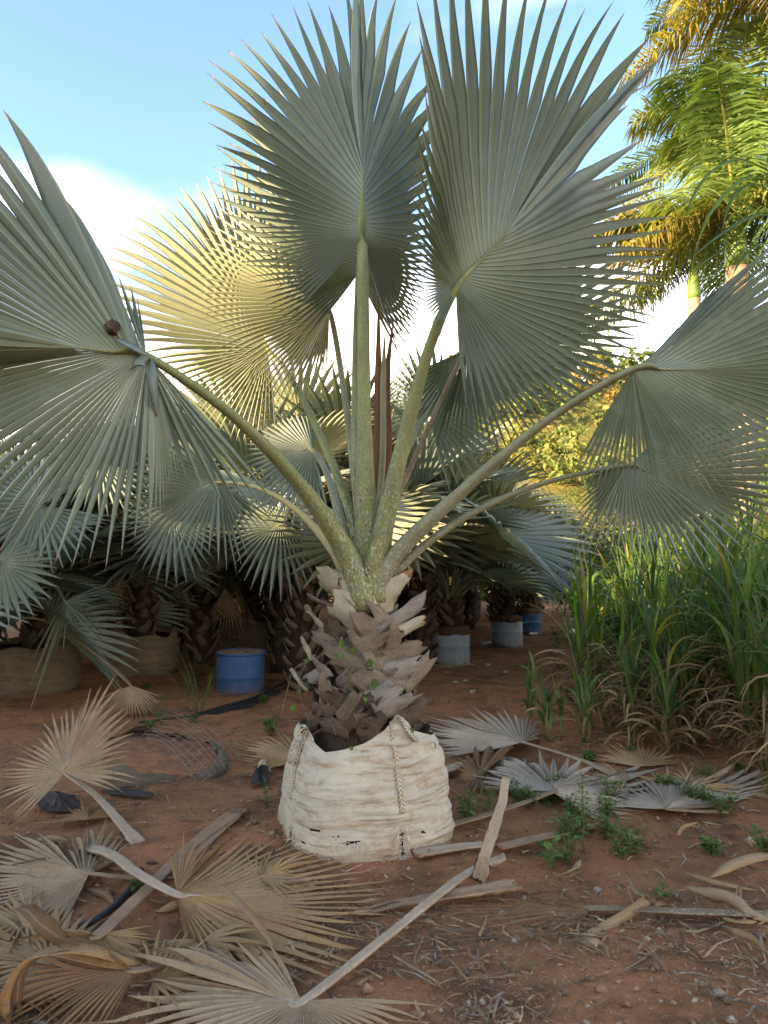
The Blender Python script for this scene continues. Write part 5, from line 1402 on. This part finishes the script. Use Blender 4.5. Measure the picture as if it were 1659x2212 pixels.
scrap('plastic_sheet', 'crumpled black plastic sheet behind the half upright dry leaf', 'plastic sheet', [(70, 1722), (110, 1715), (160, 1722), (175, 1738), (140, 1755), (90, 1752)], 'sheet', 1, .01, .06)
scrap('plastic_sheet', 'torn black plastic strip lying in front of the half buried bag', 'plastic sheet', [(215, 1712), (260, 1708), (330, 1722), (320, 1732), (250, 1722)], 'sheet', 2)
scrap('plastic_sheet', 'dark ground patch under the blue drum', 'plastic sheet', [(430, 1545), (480, 1525), (540, 1508), (600, 1490), (605, 1500), (550, 1522), (470, 1545)], 'sheet', 3, .006, .01)  # thin dark patch laid flat on the earth at the drum
M['paper'] = plain('cream_paper', (0.46, 0.36, 0.21), (0.34, 0.25, 0.14), 10, 0.8, 0.3)
M['white'] = plain('white_scrap', (0.78, 0.76, 0.70), (0.66, 0.62, 0.54), 10, 0.6, 0.3)
scrap('paper_scrap', 'torn cream paper under the clean grey drum pot', 'litter', [(930, 1437), (960, 1432), (1010, 1430), (1022, 1436), (985, 1443), (945, 1442)], 'paper', 4, .008, .01)
scrap('paper_scrap', 'white scrap shining on the ground by the grass edge', 'litter', [(1228, 1372), (1243, 1370), (1246, 1362), (1230, 1361)], 'white', 5, .02, .08)
scrap('paper_scrap', 'cream scrap beside the blue pot', 'litter', [(1142, 1374), (1162, 1374), (1160, 1367), (1144, 1367)], 'white', 6, .02, .05)
scrap('paper_scrap', 'cream scrap between the two grey pots', 'litter', [(1040, 1395), (1062, 1394), (1066, 1388), (1042, 1389)], 'white', 7, .01, .03)
scrap('paper_scrap', 'cream torn scrap lying by the dark plastic lump', 'litter', [(555, 1665), (582, 1662), (585, 1650), (560, 1650)], 'paper', 8, .01, .05)
scrap('plastic_lump', 'crumpled black plastic lump left of the bag', 'litter', [(543, 1698), (565, 1702), (582, 1692), (580, 1670), (556, 1666), (546, 1680)], 'sheet', 9, .02, .10)
for k, (x, y) in enumerate([(1005, 1475), (966, 1455), (1020, 1500), (985, 1480), (1053, 1435), (1092, 1453)]):
    scrap('paper_scrap', 'small tan scrap on the earth path', 'litter', [(x - 6, y + 2), (x + 6, y + 3), (x + 7, y - 3), (x - 4, y - 3)], 'paper', 20 + k, .008, .015, 'small tan scraps on the earth path')
M['wire'] = plain('rusty_wire', (0.24, 0.20, 0.17), (0.17, 0.12, 0.09), 20, 0.6, 0.1)
w0 = G(420, 1625, .12)
t = thing('wire_mesh', 'sagging piece of wire fencing over the half buried bag', 'wire mesh', (w0[0], w0[1], 0))
c00, c10, c01, c11 = A(300, 1600, 5.8), A(370, 1530, 6.6), G(430, 1690, .02), G(520, 1640, .03)
def wp(u_, v_):
    p = c00 * (1 - u_) * (1 - v_) + c10 * u_ * (1 - v_) + c01 * (1 - u_) * v_ + c11 * u_ * v_
    return p + V(0, 0, .10 * math.sin(math.pi * v_) * (1 - .3 * u_) + .015 * math.sin(9 * u_ + 5 * v_))
for k in range(9):
    v, f, u = tube([wp(k / 8, j / 5) for j in range(6)], [.0022], 16, 5); mesh('wire', v, f, M['wire'], t, u)
for k in range(10):
    v, f, u = tube([wp(j / 5, k / 9) for j in range(6)], [.0022], 16, 5); mesh('wire', v, f, M['wire'], t, u)
# lump of dried mud, a wasp nest, on the left leaf
p = A(243, 706, 3.40); b = MB(); vv, ff, uu = lathe([(.006, -.036), (.024, -.032), (.034, -.016), (.036, 0), (.032, .018), (.022, .029), (.008, .034)], p, 16)
vv = [V(*q) + 0.018 * V(mnoise.noise((q[0] * 40, q[1] * 40, q[2] * 40)), mnoise.noise((q[1] * 40, q[2] * 40, 3)), mnoise.noise((q[2] * 40, q[0] * 40, 9))) for q in vv]
tag(mesh('insect_nest', vv, ff, plain('dried_mud', (0.12, 0.08, 0.055), (0.05, 0.033, 0.024), 60, .95, 1.0), None, uu, loc=tuple(p)), 'small brown mud nest stuck to the left palm leaf', 'insect nest')

# ------------------------------------------------------------------ weeds, vine and litter
WG = [(0.085, 0.15, 0.035), (0.11, 0.19, 0.04), (0.065, 0.115, 0.035), (0.16, 0.22, 0.05)]
def weed(name, label, loc, h, seed, group=None, ns=4, size=.035, lpn=7, spread=.5, cat='weed'):
    r = random.Random(seed)
    loc = V(loc[0], loc[1], gz(loc[0], loc[1]) - .01)
    t = thing(name, label, cat, loc, group)
    sb, lb = MB(), MB()
    for k in range(ns):
        a = r.uniform(0, 6.3); e = spread * r.random()
        top = loc + V(math.cos(a) * e * h, math.sin(a) * e * h, h * r.uniform(.6, 1.05))
        P = [loc + V(.01 * math.cos(a), .01 * math.sin(a), 0), (loc + top) / 2 + V(r.uniform(-.03, .03), r.uniform(-.03, .03), .02), top]
        c = spline(P, 10)
        sb.add(*tube(P, [.0035, .0025, .0012], 8, 5), c=(.12, .13, .05))
        for j in range(lpn):
            q = c[min(9, 2 + int(j / lpn * 8))]
            for sg in (0, math.pi):
                az = a + j * 1.57 + sg + r.uniform(-.4, .4)
                d = nrm(V(math.cos(az), math.sin(az), r.uniform(-.2, .6))); s = nrm(np.cross(d, V(0, 0, 1)))
                l = size * r.uniform(.6, 1.35) * (1.15 - .5 * j / lpn); w = l * r.uniform(.28, .4)
                base = q + d * .008
                n_ = np.cross(s, d) * l * .12
                col = np.array(r.choice(WG)) * r.uniform(.75, 1.2)
                lb.add([base, base + d * l * .4 - s * w + n_, base + d * l * .75 - s * w * .6 + n_ * .5, base + d * l - n_ * 1.5, base + d * l * .75 + s * w * .6 + n_ * .5, base + d * l * .4 + s * w + n_, base + d * l * .45],
                       [(0, 6, 1), (1, 6, 2), (2, 6, 3), (3, 6, 4), (4, 6, 5), (5, 6, 0)], None, col)
    sb.build('stems', M['dry'], t)
    tag(lb.build('leaves', M['foliage'], t), None, None, None, 'stuff')
    return t
weed('weed', 'bright green leafy weed at the right foot of the bag', G(1010, 1775), .22, 1, None, 6, .045, 5)
weed('weed', 'young weed with pale tops beside the propped stalk', G(1050, 1765), .30, 2, None, 4, .03, 8, .3)
weed('weed', 'thin tall weed with a fluffy seed spike among the pale fans', G(1262, 1830), .62, 3, None, 2, .045, 7, .15)
weed('weed', 'broad leafed seedling below the brown half buried stalk', G(1190, 1862), .16, 4, None, 3, .07, 3)
weed('weed', 'airy weed with tiny yellow green tops in front of the blue drum', G(430, 1545), .62, 5, None, 9, .03, 10, .6)
weed('weed', 'small bushy weed behind the airy one near the blue drum', G(425, 1460), .40, 6, None, 7, .032, 8, .5)
weed('weed', 'spindly weed leaning over the wire mesh', G(350, 1565), .38, 7, None, 6, .03, 8, .6)
weed('weed', 'little weed growing through the crossed stalks', G(297, 1925), .10, 8, None, 3, .045, 3)
weed('weed', 'single seedling in the open litter', G(1418, 1928), .12, 9, None, 2, .04, 3, .2)
weed('weed', 'small weed at the left foot of the bag', G(580, 1745), .22, 10, None, 2, .035, 5, .2)
weed('weed', 'low weed right against the rear of the bag', G(945, 1655), .2, 12, None, 3, .04, 4, .3)
r = random.Random(31)
for k in range(36):
    if k < 20: px, py = r.uniform(1120, 1680), r.uniform(1735, 1880) - 40 * r.random()
    elif k < 26: px, py = r.uniform(1180, 1680), r.uniform(1640, 1740)
    else: px, py = r.uniform(250, 700), r.uniform(1420, 1600)
    weed('weed', 'low leafy weed spreading over the litter', G(px, py), r.uniform(.07, .20), 50 + k, 'low weeds spreading over the litter', 7, r.uniform(.028, .042), 6, .8)
b = MB(); r = random.Random(8)
for k in range(2600):
    x = r.uniform(2.0, 6.5); y = r.uniform(6.5, 17)
    if x < .23 * y: continue
    p = V(x, y, gz(x, y))
    d = nrm(V(r.gauss(0, 1), r.gauss(0, 1), r.uniform(.3, 1.5))); s = nrm(np.cross(d, V(0, 0, 1))); l = r.uniform(.04, .13)
    b.add([p, p + d * l * .5 - s * l * .25, p + d * l, p + d * l * .5 + s * l * .25], [(0, 1, 2, 3)], None, np.array(r.choice(DG + WG)) * r.uniform(.7, 1.2))
tag(b.build('ground_cover', M['foliage'], smooth=False), 'low green ground cover beneath the tall grass', 'ground cover', None, 'stuff')
# vine over the trunk
vt = thing('vine', 'thin green vine climbing the trunk of the big palm', 'vine', (PX - .3, PY - .3, .45))
sb = MB(); r = random.Random(4)
for pts in ([(400, 860), (460, 800), (430, 700), (400, 560), (440, 450), (490, 330), (560, 280)], [(620, 860), (600, 800), (560, 740), (640, 660), (700, 560), (780, 470)], [(620, 330), (680, 350), (760, 390), (830, 450), (850, 560), (860, 600)],
            [(300, 760), (330, 620), (370, 480), (480, 420), (560, 380)], [(510, 1080), (480, 980), (420, 940), (430, 880), (500, 850), (610, 760)], [(460, 560), (520, 540), (640, 590), (760, 640)]):
    P = [onpix(*z8(x, y), .085) for x, y in pts]
    sb.add(*tube(P, [.0022], 26, 5), c=(.24, .19, .11))
tag(sb.build('stems', M['dry'], vt), None, None, None, 'stuff')
for x, y, s in [(655, 345, 1.3), (600, 355, 1), (710, 380, 1.1), (690, 360, .9), (640, 370, 1.2), (810, 460, 1.2), (830, 450, 1.1), (825, 555, 1.2), (855, 575, 1.1), (840, 530, .9), (790, 630, .9), (455, 400, 1.2), (480, 375, 1), (440, 560, 1), (410, 590, .8), (360, 715, 1.2),
                (430, 850, 1.2), (695, 590, .8), (1080, 825, 1.1), (1180, 905, 1.2), (725, 945, .8), (460, 430, .9), (395, 620, .7), (430, 300, .8), (415, 320, .7)]:
    p = onpix(*z8(x, y), .10); l = .038 * s
    a = r.uniform(0, 6.3)
    d = nrm(V(math.cos(a), -.5, math.sin(a))); sd_ = nrm(np.cross(d, V(.2, -1, .3)))
    n_ = nrm(np.cross(sd_, d)) * l * .15
    v = [p, p + d * l * .3 - sd_ * l * .42 + n_, p + d * l * .7 - sd_ * l * .3, p + d * l * 1.1 - n_, p + d * l * .7 + sd_ * l * .3, p + d * l * .3 + sd_ * l * .42 + n_, p + d * l * .45 - n_]
    mesh('leaf', v, [(0, 6, 1), (1, 6, 2), (2, 6, 3), (3, 6, 4), (4, 6, 5), (5, 6, 0)], M['foliage'], vt, None, True, None, np.tile(np.array(r.choice(WG)) * 1.15, (7, 1)))
# litter
LT = [(0.085, 0.055, 0.036), (0.24, 0.19, 0.14), (0.30, 0.18, 0.09), (0.22, 0.13, 0.07), (0.16, 0.09, 0.05), (0.40, 0.27, 0.15), (0.11, 0.07, 0.042), (0.26, 0.15, 0.08), (0.20, 0.12, 0.065)]
b = MB(); r = random.Random(17)
n = 0
while n < 24000:
    if r.random() < .12: p = G(r.uniform(-60, 620), r.uniform(1440, 1720), 0)
    elif r.random() < .6: p = G(r.uniform(-60, 1720), r.uniform(1480, 2260) ** 1.0, 0)
    else: p = V(r.uniform(-4.5, 4.5), r.uniform(2.3, 11), 0)
    x, y = p[0], p[1]
    if mnoise.noise((x * 1.4, y * 1.4, 9)) * 1.5 + .6 * mnoise.noise((x * 5, y * 5, 2)) + r.uniform(-.35, .35) < .0: continue
    if (x - BCX) ** 2 + (y - BCY) ** 2 < .24: continue
    n += 1
    a = r.uniform(0, 6.3); L = min(.26, .006 + r.expovariate(1 / (.018 if r.random() < .85 else .07))); w = min(.007, max(.0012, L * r.uniform(.02, .14))) * r.uniform(.5, 1)
    d = V(math.cos(a), math.sin(a), 0); s = V(-d[1], d[0], 0)
    z = gz(x, y) + .010 + r.uniform(0, .014); cz = L * r.uniform(-.01, .05); bd = s * L * r.gauss(0, .05)
    tl = V(0, 0, w * r.uniform(-.6, .6))
    p0 = V(x, y, z)
    m = p0 + d * L * .5 + bd + V(0, 0, cz); e = p0 + d * L
    b.add([p0 - s * w, p0 + s * w + tl, m - s * w, m + s * w + tl, e - s * w * .3, e + s * w * .3], [(0, 2, 3, 1), (2, 4, 5, 3)], None, np.array(r.choice(LT)) * r.uniform(.7, 1.25))
tag(b.build('leaf_litter', M['litter'], smooth=False), 'dry leaf litter and chips strewn over the earth', 'litter', None, 'stuff')
b = MB()
for k in range(2600):
    p = G(r.uniform(-60, 1720), r.uniform(1480, 2250), 0); x, y = p[0], p[1]
    s = .003 + r.expovariate(1 / .0055); s = min(s, .032)
    c = V(x, y, gz(x, y) + .006)
    vs = [c + V(r.uniform(.6, 1.1) * s * math.cos(q * 1.257), r.uniform(.6, 1.1) * s * math.sin(q * 1.257), r.uniform(-.2, .3) * s) for q in range(5)] + [c + V(0, 0, s * r.uniform(.5, .9)), c - V(0, 0, s * .5)]
    b.add(vs, [(q, (q + 1) % 5, 5) for q in range(5)] + [((q + 1) % 5, q, 6) for q in range(5)], None, np.array(r.choice([(.22, .12, .07), (.28, .17, .10), (.17, .10, .065), (.34, .27, .20)])) * r.uniform(.8, 1.2))
tag(b.build('gravel', M['litter']), 'small clods and pebbles of the red earth', 'pebbles', None, 'stuff')
